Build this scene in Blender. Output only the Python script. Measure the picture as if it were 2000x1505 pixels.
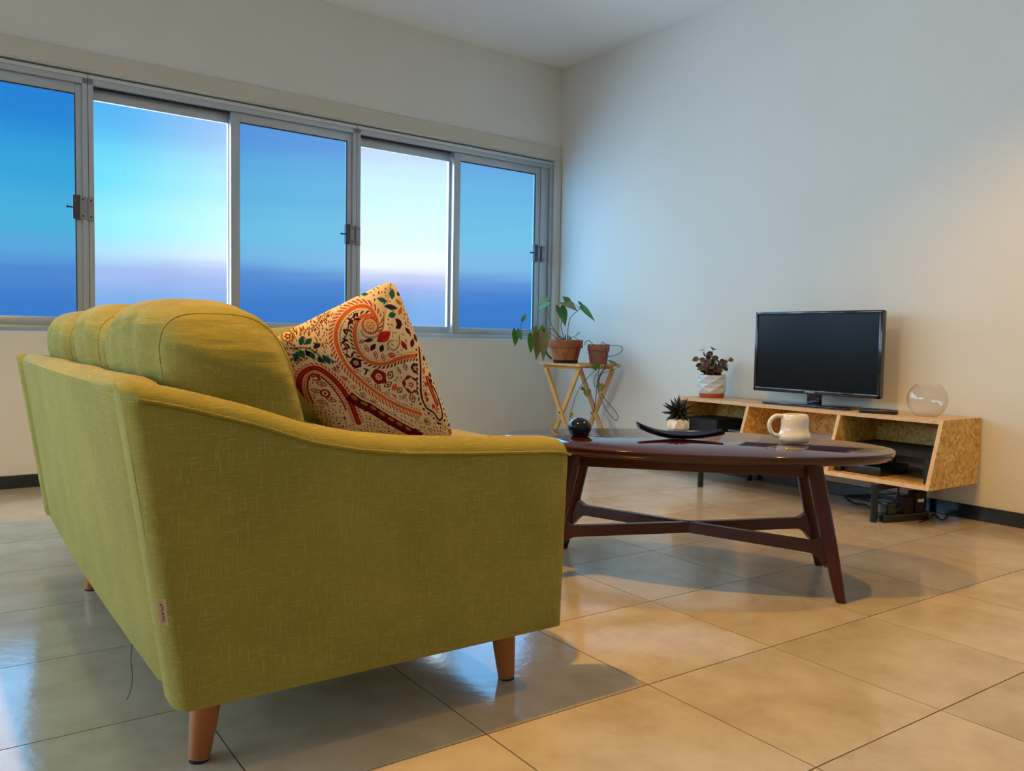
import bpy, bmesh, math, random
import numpy as np
from mathutils import Vector, Matrix

for o in list(bpy.data.objects):
    bpy.data.objects.remove(o, do_unlink=True)
scn = bpy.context.scene
COL = scn.collection
R = math.radians
random.seed(7)

# ------------------------------------------------------------------ camera
CAM_H = 0.79
FPX = 1631.55                      # focal length in pixels of the 2000 px wide frame
YAW, PITCH, ROLL = R(35.0793), R(-3.1932), R(1.0030)
def cam_axes():
    f = Vector((math.sin(YAW), math.cos(YAW), 0)); r = Vector((math.cos(YAW), -math.sin(YAW), 0)); u = Vector((0, 0, 1))
    f2 = f*math.cos(PITCH)+u*math.sin(PITCH); u2 = u*math.cos(PITCH)-f*math.sin(PITCH)
    r3 = r*math.cos(ROLL)+u2*math.sin(ROLL); u3 = u2*math.cos(ROLL)-r*math.sin(ROLL)
    return r3, u3, f2
CR, CU, CF = cam_axes()
cd = bpy.data.cameras.new('camera'); cam = bpy.data.objects.new('camera', cd); COL.objects.link(cam)
m = Matrix.Identity(4)
for i in range(3):
    m[i][0] = CR[i]; m[i][1] = CU[i]; m[i][2] = -CF[i]
m[2][3] = CAM_H
cam.matrix_world = m
cd.sensor_fit = 'HORIZONTAL'; cd.sensor_width = 36; cd.lens = 36*FPX/2000
cd.clip_start = 0.02; cd.clip_end = 200
scn.camera = cam
EYE = Vector((0, 0, CAM_H))
def ray(x, y): return CF+CR*((x-1000)/FPX)+CU*((752.5-y)/FPX)
def onz(x, y, z): d = ray(x, y); return EYE+d*((z-CAM_H)/d.z)
def onx(x, y, X): d = ray(x, y); return EYE+d*(X/d.x)
def ony(x, y, Y): d = ray(x, y); return EYE+d*(Y/d.y)

# ------------------------------------------------------------------ room dimensions
XW, YW, ZC = 3.928, 5.002, 2.805       # corner of the two walls in view, ceiling
AL = R(2.8927)                         # the window wall is a little out of square
XL, YF = -2.55, -2.2
TILE, TX0, TY0 = 0.44477, 2.68426, 2.69003

# ------------------------------------------------------------------ world (dusk sky)
world = bpy.data.worlds.new('dusk_sky'); scn.world = world; world.use_nodes = True
nt = world.node_tree; N = nt.nodes; L = nt.links
for n in list(N): N.remove(n)
def wn(t, **k):
    n = N.new(t)
    for a, b in k.items(): setattr(n, a, b)
    return n
tc = wn('ShaderNodeTexCoord'); sep = wn('ShaderNodeSeparateXYZ'); L.new(tc.outputs['Generated'], sep.inputs[0])
# soft horizontal cloud streaks bend the elevation a little
mp = wn('ShaderNodeMapping'); mp.inputs['Scale'].default_value = (1.5, 1.5, 22)
L.new(tc.outputs['Generated'], mp.inputs[0])
ns = wn('ShaderNodeTexNoise'); ns.inputs['Scale'].default_value = 3.0; ns.inputs['Detail'].default_value = 3
L.new(mp.outputs[0], ns.inputs['Vector'])
ma = wn('ShaderNodeMath', operation='MULTIPLY_ADD'); ma.inputs[1].default_value = 0.026; ma.inputs[2].default_value = -0.013
L.new(ns.outputs['Fac'], ma.inputs[0])
ad = wn('ShaderNodeMath', operation='ADD'); L.new(sep.outputs['Z'], ad.inputs[0]); L.new(ma.outputs[0], ad.inputs[1])
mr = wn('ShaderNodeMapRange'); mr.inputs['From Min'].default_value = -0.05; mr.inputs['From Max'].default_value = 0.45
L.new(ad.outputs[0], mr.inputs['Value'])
ramp = wn('ShaderNodeValToRGB'); cr = ramp.color_ramp; cr.interpolation = 'EASE'
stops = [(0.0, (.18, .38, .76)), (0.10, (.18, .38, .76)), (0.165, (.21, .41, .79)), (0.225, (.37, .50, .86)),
         (0.275, (.48, .80, .96)), (0.325, (.32, .90, .96)), (0.43, (.17, .76, .95)), (0.56, (.08, .46, .90)), (1.0, (.08, .36, .80))]  # lowest stop: unseen part below the horizon, raised to brighten the ceiling
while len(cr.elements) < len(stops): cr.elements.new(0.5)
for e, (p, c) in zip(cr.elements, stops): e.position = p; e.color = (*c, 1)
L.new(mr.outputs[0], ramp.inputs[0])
# afterglow where the sun went down, beyond the right half of the window
vd = wn('ShaderNodeVectorMath', operation='DOT_PRODUCT'); vd.inputs[1].default_value = Vector((math.sin(R(30)), math.cos(R(30)), 0.13)).normalized()
L.new(tc.outputs['Generated'], vd.inputs[0])
gl = wn('ShaderNodeMapRange', interpolation_type='SMOOTHSTEP'); gl.inputs['From Min'].default_value = 0.93; gl.inputs['From Max'].default_value = 1.0
L.new(vd.outputs['Value'], gl.inputs['Value'])
gm = wn('ShaderNodeMapRange', interpolation_type='SMOOTHSTEP'); gm.inputs['From Min'].default_value = 0.05; gm.inputs['From Max'].default_value = 0.09
L.new(ad.outputs[0], gm.inputs['Value'])
gx = wn('ShaderNodeMath', operation='MULTIPLY'); L.new(gl.outputs[0], gx.inputs[0]); L.new(gm.outputs[0], gx.inputs[1])
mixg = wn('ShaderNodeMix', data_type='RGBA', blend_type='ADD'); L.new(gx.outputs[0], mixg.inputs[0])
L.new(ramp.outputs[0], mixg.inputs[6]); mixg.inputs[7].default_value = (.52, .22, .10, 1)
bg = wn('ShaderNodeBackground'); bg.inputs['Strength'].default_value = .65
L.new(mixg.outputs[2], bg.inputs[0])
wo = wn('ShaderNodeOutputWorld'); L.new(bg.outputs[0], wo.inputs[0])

# daylight of the open dusk sky coming in through the windows: a very soft sun
sd = bpy.data.lights.new('sky_daylight', 'SUN'); sd.energy = 9.2; sd.angle = R(150); sd.color = (.72, .88, 1.0)
so = bpy.data.objects.new('sky_daylight', sd); COL.objects.link(so)
so.rotation_euler = Vector((.40, -.70, -.59)).to_track_quat('-Z', 'Y').to_euler()
# two ceiling lamps, both above the frame
for nm, loc, e, ang in (('ceiling_downlight', (2.86, 1.36, 2.66), 52, 112), ('sofa_downlight', (0.66, 1.92, 2.66), 132, 142)):
    ld = bpy.data.lights.new(nm, 'SPOT'); ld.energy = e; ld.color = (1.0, .52, .05); ld.shadow_soft_size = 0.035; ld.spot_size = R(ang); ld.spot_blend = .7
    lo = bpy.data.objects.new(nm, ld); lo.location = loc; COL.objects.link(lo)

vs = scn.view_settings
vs.view_transform = 'Standard'; vs.look = 'None'; vs.exposure = 0.64; vs.gamma = 1.0; vs.use_curve_mapping = False

# ------------------------------------------------------------------ materials
MATS = {}
def mat(name, col, rough=.5, metal=0, spec=.5, coat=0, coat_rough=.05, bump=None, var=None, trans=0, ior=1.45, emit=None, sheen=0):
    """Principled material; bump=(scale,strength,detail,stretch), var=(scale,colour2,amount,stretch)"""
    mt = bpy.data.materials.new(name); mt.use_nodes = True; MATS[name] = mt
    nt = mt.node_tree; b = nt.nodes['Principled BSDF']
    b.inputs['Base Color'].default_value = (*col, 1); b.inputs['Roughness'].default_value = rough; b.inputs['Metallic'].default_value = metal
    b.inputs['Specular IOR Level'].default_value = spec; b.inputs['Coat Weight'].default_value = coat; b.inputs['Coat Roughness'].default_value = coat_rough
    b.inputs['Transmission Weight'].default_value = trans; b.inputs['IOR'].default_value = ior
    b.inputs['Sheen Weight'].default_value = sheen
    def tex(scale, detail, stretch):
        t = nt.nodes.new('ShaderNodeTexCoord'); mp = nt.nodes.new('ShaderNodeMapping'); mp.inputs['Scale'].default_value = stretch
        nt.links.new(t.outputs['Object'], mp.inputs[0])
        n = nt.nodes.new('ShaderNodeTexNoise'); n.inputs['Scale'].default_value = scale; n.inputs['Detail'].default_value = detail
        nt.links.new(mp.outputs[0], n.inputs['Vector']); return n
    if bump:
        n = tex(bump[0], bump[2], bump[3] if len(bump) > 3 else (1, 1, 1))
        bp = nt.nodes.new('ShaderNodeBump'); bp.inputs['Strength'].default_value = bump[1]; bp.inputs['Distance'].default_value = 0.01
        nt.links.new(n.outputs['Fac'], bp.inputs['Height']); nt.links.new(bp.outputs[0], b.inputs['Normal'])
    if var:
        n = tex(var[0], 6, var[3] if len(var) > 3 else (1, 1, 1))
        r = nt.nodes.new('ShaderNodeMapRange'); r.inputs['From Min'].default_value = .5-.5/var[2]*.5; r.inputs['From Max'].default_value = .5+.5/var[2]*.5
        nt.links.new(n.outputs['Fac'], r.inputs['Value'])
        mx = nt.nodes.new('ShaderNodeMix'); mx.data_type = 'RGBA'
        mx.inputs[6].default_value = (*col, 1); mx.inputs[7].default_value = (*var[1], 1)
        nt.links.new(r.outputs[0], mx.inputs[0]); nt.links.new(mx.outputs[2], b.inputs['Base Color'])
    if emit:
        b.inputs['Emission Color'].default_value = (*emit[0], 1); b.inputs['Emission Strength'].default_value = emit[1]
    return mt

mat('wall_paint', (.80, .78, .71), .65, spec=.3, bump=(60, .06, 4), var=(2.0, (.78, .75, .67), 1.2))
mat('ceiling_paint', (.90, .90, .87), .8, spec=.2)
mat('trim_paint', (.66, .61, .50), .6)
mat('reveal_shade', (.40, .34, .25), .7)  # brown that puts the shade under the lintel into the colour
mat('grout', (.10, .075, .055), .9)
mat('baseboard', (.012, .018, .030), .18, coat=.5)
mat('aluminium', (.50, .53, .55), .38, metal=.55, spec=.5)
mat('alu_light', (.66, .70, .70), .4, metal=.35)
mat('rubber', (.012, .012, .015), .6)
mat('latch_metal', (.10, .09, .10), .4, metal=.6)
mat('latch_plate', (.34, .33, .36), .35, metal=.8)
mat('dark_metal', (.016, .020, .028), .42, metal=.2)
mat('black_plastic', (.008, .009, .012), .3, coat=.3)
mat('matte_black', (.010, .010, .012), .75)
mat('cable', (.010, .010, .014), .5)
mat('mahogany', (.060, .0065, .0055), .32, spec=.4, coat=.15, coat_rough=.12, var=(9, (.075, .010, .007), 1.3, (1, 1, 1)))
mat('mahogany_top', (.040, .0050, .0048), .09, spec=.5, coat=.35, coat_rough=.03, var=(9, (.052, .007, .006), 1.3, (1, 1, 1)))
mat('leg_wood', (.42, .145, .035), .35, var=(30, (.34, .105, .02), 1.2, (1, 1, .12)))
mat('pine', (.72, .43, .16), .5, var=(26, (.58, .30, .09), 1.1, (1, 1, .15)))
mat('terracotta', (.42, .155, .055), .85, bump=(40, .25, 6), var=(14, (.22, .06, .025), 1.6))
mat('terracotta_red', (.40, .085, .060), .85, bump=(40, .25, 6), var=(16, (.30, .17, .12), 1.6))
mat('saucer_red', (.50, .085, .025), .6)
mat('soil', (.03, .018, .010), .95, bump=(60, .8, 5))
mat('white_ceramic', (.80, .79, .75), .18, coat=.6)
mat('pot_white', (.62, .66, .70), .5)
mat('navy_glass', (.004, .007, .022), .10, spec=.35, coat=.12)
mat('navy_dish', (.004, .008, .040), .20, spec=.4, coat=.25)
mat('black_paper', (.012, .014, .016), .38)
mat('screen', (.003, .005, .007), .22, spec=.22)
mat('bezel', (.006, .006, .009), .15, coat=.6)
mat('logo', (.75, .75, .75), .4)
mat('leaf_green', (.085, .22, .030), .45, var=(18, (.05, .15, .025), 1.4))
mat('leaf_old', (.20, .23, .075), .5, var=(20, (.26, .20, .09), 1.4))
mat('leaf_burgundy', (.055, .014, .022), .5, var=(30, (.10, .045, .03), 1.5))
mat('leaf_olive', (.16, .15, .025), .5, var=(40, (.10, .05, .02), 1.6))
mat('stem', (.09, .075, .035), .6)
mat('stem_dark', (.030, .022, .022), .6)
mat('stem_pale', (.32, .33, .26), .6)
mat('tag_cloth', (.62, .46, .31), .8)
mat('tag_ink', (.07, .05, .05), .8)
mat('thread', (.05, .05, .05), .8)
mat('edge_ply', (.78, .56, .33), .6, var=(60, (.66, .42, .22), 1.2))
mat('clear_plastic', (.75, .80, .85), .2)

def fabric(name, c1, c2, c3, wr=.25, wst=(1, .55, 1.2), wsc=9):
    """slub linen: fine weave with stretched light threads in both directions"""
    mt = bpy.data.materials.new(name); mt.use_nodes = True; MATS[name] = mt
    nt = mt.node_tree; b = nt.nodes['Principled BSDF']; nn = nt.nodes.new; lk = nt.links.new
    b.inputs['Roughness'].default_value = .9; b.inputs['Specular IOR Level'].default_value = .15; b.inputs['Sheen Weight'].default_value = .12
    t = nn('ShaderNodeTexCoord')
    def noise(stretch, scale, detail=3):
        mp = nn('ShaderNodeMapping'); mp.inputs['Scale'].default_value = stretch; lk(t.outputs['Object'], mp.inputs[0])
        n = nn('ShaderNodeTexNoise'); n.inputs['Scale'].default_value = scale; n.inputs['Detail'].default_value = detail
        lk(mp.outputs[0], n.inputs['Vector']); return n
    h = noise((.05, .05, 1), 620); v = noise((1, 1, .05), 620); c = noise((1, 1, 1), 5, 2)
    def rng(n, lo, hi):
        r = nn('ShaderNodeMapRange'); r.inputs['From Min'].default_value = lo; r.inputs['From Max'].default_value = hi; lk(n.outputs['Fac'], r.inputs['Value']); return r
    m1 = nn('ShaderNodeMix'); m1.data_type = 'RGBA'; m1.inputs[6].default_value = (*c1, 1); m1.inputs[7].default_value = (*c2, 1)
    lk(rng(c, .35, .65).outputs[0], m1.inputs[0])
    hs = rng(h, .55, .76); vv = rng(v, .55, .76)
    mxm = nn('ShaderNodeMath'); mxm.operation = 'MAXIMUM'; lk(hs.outputs[0], mxm.inputs[0]); lk(vv.outputs[0], mxm.inputs[1])
    ml = nn('ShaderNodeMath'); ml.operation = 'MULTIPLY'; ml.inputs[1].default_value = .75; lk(mxm.outputs[0], ml.inputs[0])
    m2 = nn('ShaderNodeMix'); m2.data_type = 'RGBA'; m2.inputs[7].default_value = (*c3, 1)
    lk(ml.outputs[0], m2.inputs[0]); lk(m1.outputs[2], m2.inputs[6]); lk(m2.outputs[2], b.inputs['Base Color'])
    ad = nn('ShaderNodeMath'); ad.operation = 'ADD'; lk(h.outputs['Fac'], ad.inputs[0]); lk(v.outputs['Fac'], ad.inputs[1])
    bp = nn('ShaderNodeBump'); bp.inputs['Strength'].default_value = .35; bp.inputs['Distance'].default_value = .004
    lk(ad.outputs[0], bp.inputs['Height'])
    w = noise(wst, wsc, 2)
    bp2 = nn('ShaderNodeBump'); bp2.inputs['Strength'].default_value = wr; bp2.inputs['Distance'].default_value = .03
    lk(w.outputs['Fac'], bp2.inputs['Height']); lk(bp.outputs[0], bp2.inputs['Normal']); lk(bp2.outputs[0], b.inputs['Normal'])
    return mt
fabric('green_linen', (.33, .275, .050), (.28, .235, .040), (.50, .43, .12))
fabric('cushion_linen', (.33, .275, .050), (.28, .235, .040), (.50, .43, .12), .75, (.55, .55, 2.2), 8)
fabric('olive_cloth', (.16, .14, .02), (.12, .10, .015), (.25, .22, .05))

def osb(name, ca, cb, cc, cdk):
    mt = bpy.data.materials.new(name); mt.use_nodes = True; MATS[name] = mt
    nt = mt.node_tree; b = nt.nodes['Principled BSDF']; nn = nt.nodes.new; lk = nt.links.new
    b.inputs['Roughness'].default_value = .5
    t = nn('ShaderNodeTexCoord')
    n0 = nn('ShaderNodeTexNoise'); n0.inputs['Scale'].default_value = 9; n0.inputs['Detail'].default_value = 2; lk(t.outputs['Object'], n0.inputs['Vector'])
    mxv = nn('ShaderNodeMix'); mxv.data_type = 'RGBA'; mxv.inputs[0].default_value = .12; lk(t.outputs['Object'], mxv.inputs[6]); lk(n0.outputs['Color'], mxv.inputs[7])
    v = nn('ShaderNodeTexVoronoi'); v.inputs['Scale'].default_value = 62; v.distance = 'MANHATTAN'; lk(mxv.outputs[2], v.inputs['Vector'])
    n1 = nn('ShaderNodeTexNoise'); n1.inputs['Scale'].default_value = 30; n1.inputs['Detail'].default_value = 8; n1.inputs['Distortion'].default_value = 5; lk(t.outputs['Object'], n1.inputs['Vector'])
    rp = nn('ShaderNodeValToRGB'); e = rp.color_ramp.elements
    for k in range(2): e.new(.5)
    for el, (p, c) in zip(e, ((.25, cdk), (.42, ca), (.58, cb), (.75, cc))): el.position = p; el.color = (*c, 1)
    sc = nn('ShaderNodeSeparateColor'); lk(v.outputs['Color'], sc.inputs[0])
    mx = nn('ShaderNodeMix'); mx.data_type = 'FLOAT'; mx.inputs[0].default_value = .55; lk(sc.outputs[0], mx.inputs[2]); lk(n1.outputs['Fac'], mx.inputs[3])
    lk(mx.outputs[0], rp.inputs[0]); lk(rp.outputs[0], b.inputs['Base Color'])
    return mt
osb('osb', (.70, .39, .085), (.80, .48, .12), (.88, .64, .25), (.48, .21, .045))
osb('osb_top', (.62, .42, .23), (.66, .46, .26), (.70, .52, .31), (.54, .34, .16))

def tile_material():
    mt = bpy.data.materials.new('floor_tile'); mt.use_nodes = True; MATS['floor_tile'] = mt
    nt = mt.node_tree; b = nt.nodes['Principled BSDF']; nn = nt.nodes.new; lk = nt.links.new
    oi = nn('ShaderNodeObjectInfo'); g = nn('ShaderNodeNewGeometry')
    n = nn('ShaderNodeTexNoise'); n.inputs['Scale'].default_value = 5.5; n.inputs['Detail'].default_value = 7; n.inputs['Roughness'].default_value = .62
    off = nn('ShaderNodeVectorMath'); off.operation = 'ADD'
    cmb = nn('ShaderNodeCombineXYZ'); ms = nn('ShaderNodeMath'); ms.operation = 'MULTIPLY'; ms.inputs[1].default_value = 7
    lk(oi.outputs['Random'], ms.inputs[0]); lk(ms.outputs[0], cmb.inputs[2])
    lk(g.outputs['Position'], off.inputs[0]); lk(cmb.outputs[0], off.inputs[1]); lk(off.outputs[0], n.inputs['Vector'])
    rp = nn('ShaderNodeValToRGB'); e = rp.color_ramp.elements; e.new(.5)
    for el, (p, c) in zip(e, ((.30, (.42, .33, .215)), (.52, (.51, .42, .30)), (.72, (.57, .485, .36)))): el.position = p; el.color = (*c, 1)
    lk(n.outputs['Fac'], rp.inputs[0])
    hs = nn('ShaderNodeHueSaturation'); mr = nn('ShaderNodeMapRange'); mr.inputs['To Min'].default_value = .95; mr.inputs['To Max'].default_value = 1.05
    lk(oi.outputs['Random'], mr.inputs['Value']); lk(mr.outputs[0], hs.inputs['Value']); lk(rp.outputs[0], hs.inputs['Color'])
    lk(hs.outputs[0], b.inputs['Base Color'])
    b.inputs['Roughness'].default_value = .14; b.inputs['Specular IOR Level'].default_value = .72
    n2 = nn('ShaderNodeTexNoise'); n2.inputs['Scale'].default_value = 38; n2.inputs['Detail'].default_value = 5; lk(g.outputs['Position'], n2.inputs['Vector'])
    bp = nn('ShaderNodeBump'); bp.inputs['Strength'].default_value = .10; bp.inputs['Distance'].default_value = .004
    lk(n2.outputs['Fac'], bp.inputs['Height']); lk(bp.outputs[0], b.inputs['Normal'])
tile_material()

def pane_material(name, tint, haze):
    """window glass with a coloured film: tinted transparency, a little milky scatter, a weak reflection"""
    mt = bpy.data.materials.new(name); mt.use_nodes = True; MATS[name] = mt
    nt = mt.node_tree; nn = nt.nodes.new; lk = nt.links.new
    for n in list(nt.nodes): nt.nodes.remove(n)
    out = nn('ShaderNodeOutputMaterial'); tr = nn('ShaderNodeBsdfTransparent'); tr.inputs[0].default_value = (*tint, 1)
    gl = nn('ShaderNodeBsdfGlossy'); gl.inputs['Roughness'].default_value = .05
    df = nn('ShaderNodeBsdfTranslucent'); df.inputs[0].default_value = (.55, .75, .9, 1)
    t = nn('ShaderNodeTexCoord'); n = nn('ShaderNodeTexNoise'); n.inputs['Scale'].default_value = 3.2; n.inputs['Detail'].default_value = 8; lk(t.outputs['Object'], n.inputs['Vector'])
    mr = nn('ShaderNodeMapRange'); mr.inputs['From Min'].default_value = .35; mr.inputs['From Max'].default_value = .75
    mr.inputs['To Min'].default_value = haze*.3; mr.inputs['To Max'].default_value = haze*1.6; lk(n.outputs['Fac'], mr.inputs['Value'])
    m1 = nn('ShaderNodeMixShader'); lk(mr.outputs[0], m1.inputs[0]); lk(tr.outputs[0], m1.inputs[1]); lk(df.outputs[0], m1.inputs[2])
    m2 = nn('ShaderNodeMixShader'); m2.inputs[0].default_value = .012; lk(m1.outputs[0], m2.inputs[1]); lk(gl.outputs[0], m2.inputs[2])
    lk(m2.outputs[0], out.inputs[0])
pane_material('pane_blue', (.46, .70, .87), 0)
pane_material('pane_clear', (.97, .99, 1.0), .008)
def bowl_material():
    mt = bpy.data.materials.new('bowl_glass'); mt.use_nodes = True; MATS['bowl_glass'] = mt
    nt = mt.node_tree; nn = nt.nodes.new; lk = nt.links.new
    for n in list(nt.nodes): nt.nodes.remove(n)
    out = nn('ShaderNodeOutputMaterial'); tr = nn('ShaderNodeBsdfTransparent'); tr.inputs[0].default_value = (1, 1, 1, 1)
    gl = nn('ShaderNodeBsdfGlossy'); gl.inputs['Roughness'].default_value = .02
    lw = nn('ShaderNodeLayerWeight'); lw.inputs[0].default_value = .5; pw = nn('ShaderNodeMath'); pw.operation = 'POWER'; pw.inputs[1].default_value = 5.0; lk(lw.outputs['Facing'], pw.inputs[0]); fr = nn('ShaderNodeMath'); fr.operation = 'MULTIPLY_ADD'; fr.inputs[1].default_value = .75; fr.inputs[2].default_value = .055; lk(pw.outputs[0], fr.inputs[0])
    ms = nn('ShaderNodeMixShader'); lk(fr.outputs[0], ms.inputs[0]); lk(tr.outputs[0], ms.inputs[1]); lk(gl.outputs[0], ms.inputs[2]); lk(ms.outputs[0], out.inputs[0])
bowl_material()

# ------------------------------------------------------------------ mesh helpers
class MB:
    def __init__(s): s.v = []; s.f = []; s.m = []
    def add(s, vs, fs, mi=0):
        k = len(s.v); s.v += [Vector(p) for p in vs]; s.f += [tuple(i+k for i in f) for f in fs]; s.m += [mi]*len(fs); return s
    def bm(s, b, mi=0):
        b.verts.ensure_lookup_table(); b.verts.index_update()
        s.add([v.co.copy() for v in b.verts], [[v.index for v in f.verts] for f in b.faces], mi); b.free(); return s
    def box(s, lo, hi, bev=0.0, mi=0, seg=2, rot=None):
        b = bmesh.new(); bmesh.ops.create_cube(b, size=1)
        lo, hi = Vector(lo), Vector(hi); c = (lo+hi)/2; d = hi-lo
        for v in b.verts: v.co = Vector((v.co.x*d.x, v.co.y*d.y, v.co.z*d.z))
        if bev > 0: bmesh.ops.bevel(b, geom=b.edges[:], offset=min(bev, min(d)*.45), segments=seg, profile=.5, affect='EDGES')
        for v in b.verts: v.co = ((rot @ v.co) if rot else v.co)+c
        return s.bm(b, mi)
    def prism(s, poly, axis, a, b, mi=0, bev=0.0):
        """polygon (2-D) extruded along an axis 'x','y','z' from a to b"""
        def P(p, t): return {'x': (t, p[0], p[1]), 'y': (p[0], t, p[1]), 'z': (p[0], p[1], t)}[axis]
        n = len(poly); bm = bmesh.new()
        va = [bm.verts.new(P(p, a)) for p in poly]; vb = [bm.verts.new(P(p, b)) for p in poly]
        bm.faces.new(va); bm.faces.new(vb[::-1])
        for i in range(n): bm.faces.new((va[i], vb[i], vb[(i+1) % n], va[(i+1) % n]))
        bmesh.ops.recalc_face_normals(bm, faces=bm.faces[:])
        if bev > 0: bmesh.ops.bevel(bm, geom=bm.edges[:], offset=bev, segments=2, profile=.5, affect='EDGES')
        return s.bm(bm, mi)
    def tube(s, pts, rad, n=8, mi=0, cap=True, sec=None):
        pts = [Vector(p) for p in pts]; k = len(pts); rr = rad if isinstance(rad, (list, tuple)) else [rad]*k
        vs = []; fs = []; up = None
        for i in range(k):
            d = (pts[min(i+1, k-1)]-pts[max(i-1, 0)]).normalized()
            if up is None:
                up = Vector((0, 0, 1)) if abs(d.z) < .9 else Vector((1, 0, 0))
            a = d.cross(up).normalized(); up = a.cross(d).normalized()
            for j in range(n):
                t = 2*math.pi*j/n; vs.append(pts[i]+(a*math.cos(t)+up*math.sin(t))*rr[i])
        for i in range(k-1):
            for j in range(n): fs.append((i*n+j, i*n+(j+1) % n, (i+1)*n+(j+1) % n, (i+1)*n+j))
        if cap: fs.append(tuple(range(n))[::-1]); fs.append(tuple((k-1)*n+j for j in range(n)))
        return s.add(vs, fs, mi)
    def lathe(s, prof, c=(0, 0, 0), n=32, mi=0, cap0=True, cap1=True, sx=1, sy=1):
        c = Vector(c); vs = []; fs = []
        for r, z in prof:
            for j in range(n):
                t = 2*math.pi*j/n; vs.append(c+Vector((r*math.cos(t)*sx, r*math.sin(t)*sy, z)))
        k = len(prof)
        for i in range(k-1):
            for j in range(n): fs.append((i*n+j, i*n+(j+1) % n, (i+1)*n+(j+1) % n, (i+1)*n+j))
        if cap0: fs.append(tuple(range(n))[::-1])
        if cap1: fs.append(tuple((k-1)*n+j for j in range(n)))
        return s.add(vs, fs, mi)
    def puff(s, c, h, n=4.0, seg=14, fn=None, mi=0):
        """rounded, stuffed box: superquadric with half sizes h; fn deforms world points"""
        b = bmesh.new(); bmesh.ops.create_cube(b, size=2)
        bmesh.ops.subdivide_edges(b, edges=b.edges[:], cuts=seg, use_grid_fill=True)
        c = Vector(c)
        for v in b.verts:
            p = Vector(tuple(math.copysign(abs(q)**.85, q) for q in v.co)); w = (abs(p.x)**n+abs(p.y)**n+abs(p.z)**n)**(1/n)
            q = p/w; q = Vector((q.x*h[0], q.y*h[1], q.z*h[2]))+c
            v.co = fn(q) if fn else q
        return s.bm(b, mi)
WM = {}
def thing(name, label, cat, loc=(0, 0, 0), rotz=0, group=None):
    o = bpy.data.objects.new(name, None); COL.objects.link(o); o.empty_display_size = .05
    o.location = loc; o.rotation_euler = (0, 0, rotz); tag(o, label, cat, group)
    WM[o.name] = Matrix.Translation(Vector(loc)) @ Matrix.Rotation(rotz, 4, 'Z'); return o
def tag(o, label, cat, group=None):
    o['label'] = label; o['category'] = cat
    if group: o['group'] = group
    return o
def obj(name, mb, mats, parent=None, smooth=False, world=True, label=None, loc=None):
    """one mesh object; world=True: coordinates are world coordinates"""
    if isinstance(mats, str): mats = [mats]
    me = bpy.data.meshes.new(name)
    base = Matrix.Identity(4)
    if parent is not None: base = WM[parent.name]
    elif loc is not None: base = Matrix.Translation(Vector(loc))
    inv = base.inverted()
    me.from_pydata([tuple(inv @ v) if world else tuple(v) for v in mb.v], [], mb.f)
    for q in mats: me.materials.append(MATS[q])
    me.polygons.foreach_set('material_index', mb.m)
    b = bmesh.new(); b.from_mesh(me); bmesh.ops.recalc_face_normals(b, faces=b.faces[:]); b.to_mesh(me); b.free()
    if smooth:
        for p in me.polygons: p.use_smooth = True
        if smooth != 'all':
            try: me.set_sharp_from_angle(angle=R(smooth if isinstance(smooth, (int, float)) and smooth > 1 else 40))
            except Exception: pass
    o = bpy.data.objects.new(name, me); COL.objects.link(o)
    if parent is not None: o.parent = parent
    elif loc is not None: o.location = loc
    WM[o.name] = base
    if label: o['label'] = label
    return o
def structure(o, label=None, cat=None):
    o['kind'] = 'structure'
    if label: o['label'] = label
    if cat: o['category'] = cat
    return o
def smoothpath(pts, k=6):
    """Catmull-Rom through the points"""
    P = [Vector(p) for p in pts]; P = [P[0]*2-P[1]]+P+[P[-1]*2-P[-2]]; out = []
    for i in range(1, len(P)-2):
        for j in range(k):
            t = j/k; a, b, c, d = P[i-1:i+3]
            out.append(.5*((2*b)+(c-a)*t+(2*a-5*b+4*c-d)*t*t+(3*b-a-3*c+d)*t**3))
    return out+[P[-2]]

# ------------------------------------------------------------------ the room
WIN = Matrix.Translation((XW, YW, 0)) @ Matrix.Rotation(AL, 4, 'Z')      # window wall: x along it (negative = left), y outwards
def wall_y(x): return YW+(x-XW)*math.tan(AL)
def xf(mb, M):
    mb.v = [M @ v for v in mb.v]; return mb
def winobj(name, mb, mats, parent=None, smooth=False, label=None):
    """object given in window-wall coordinates"""
    return obj(name, xf(mb, WIN), mats, parent, smooth, True, label)

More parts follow.
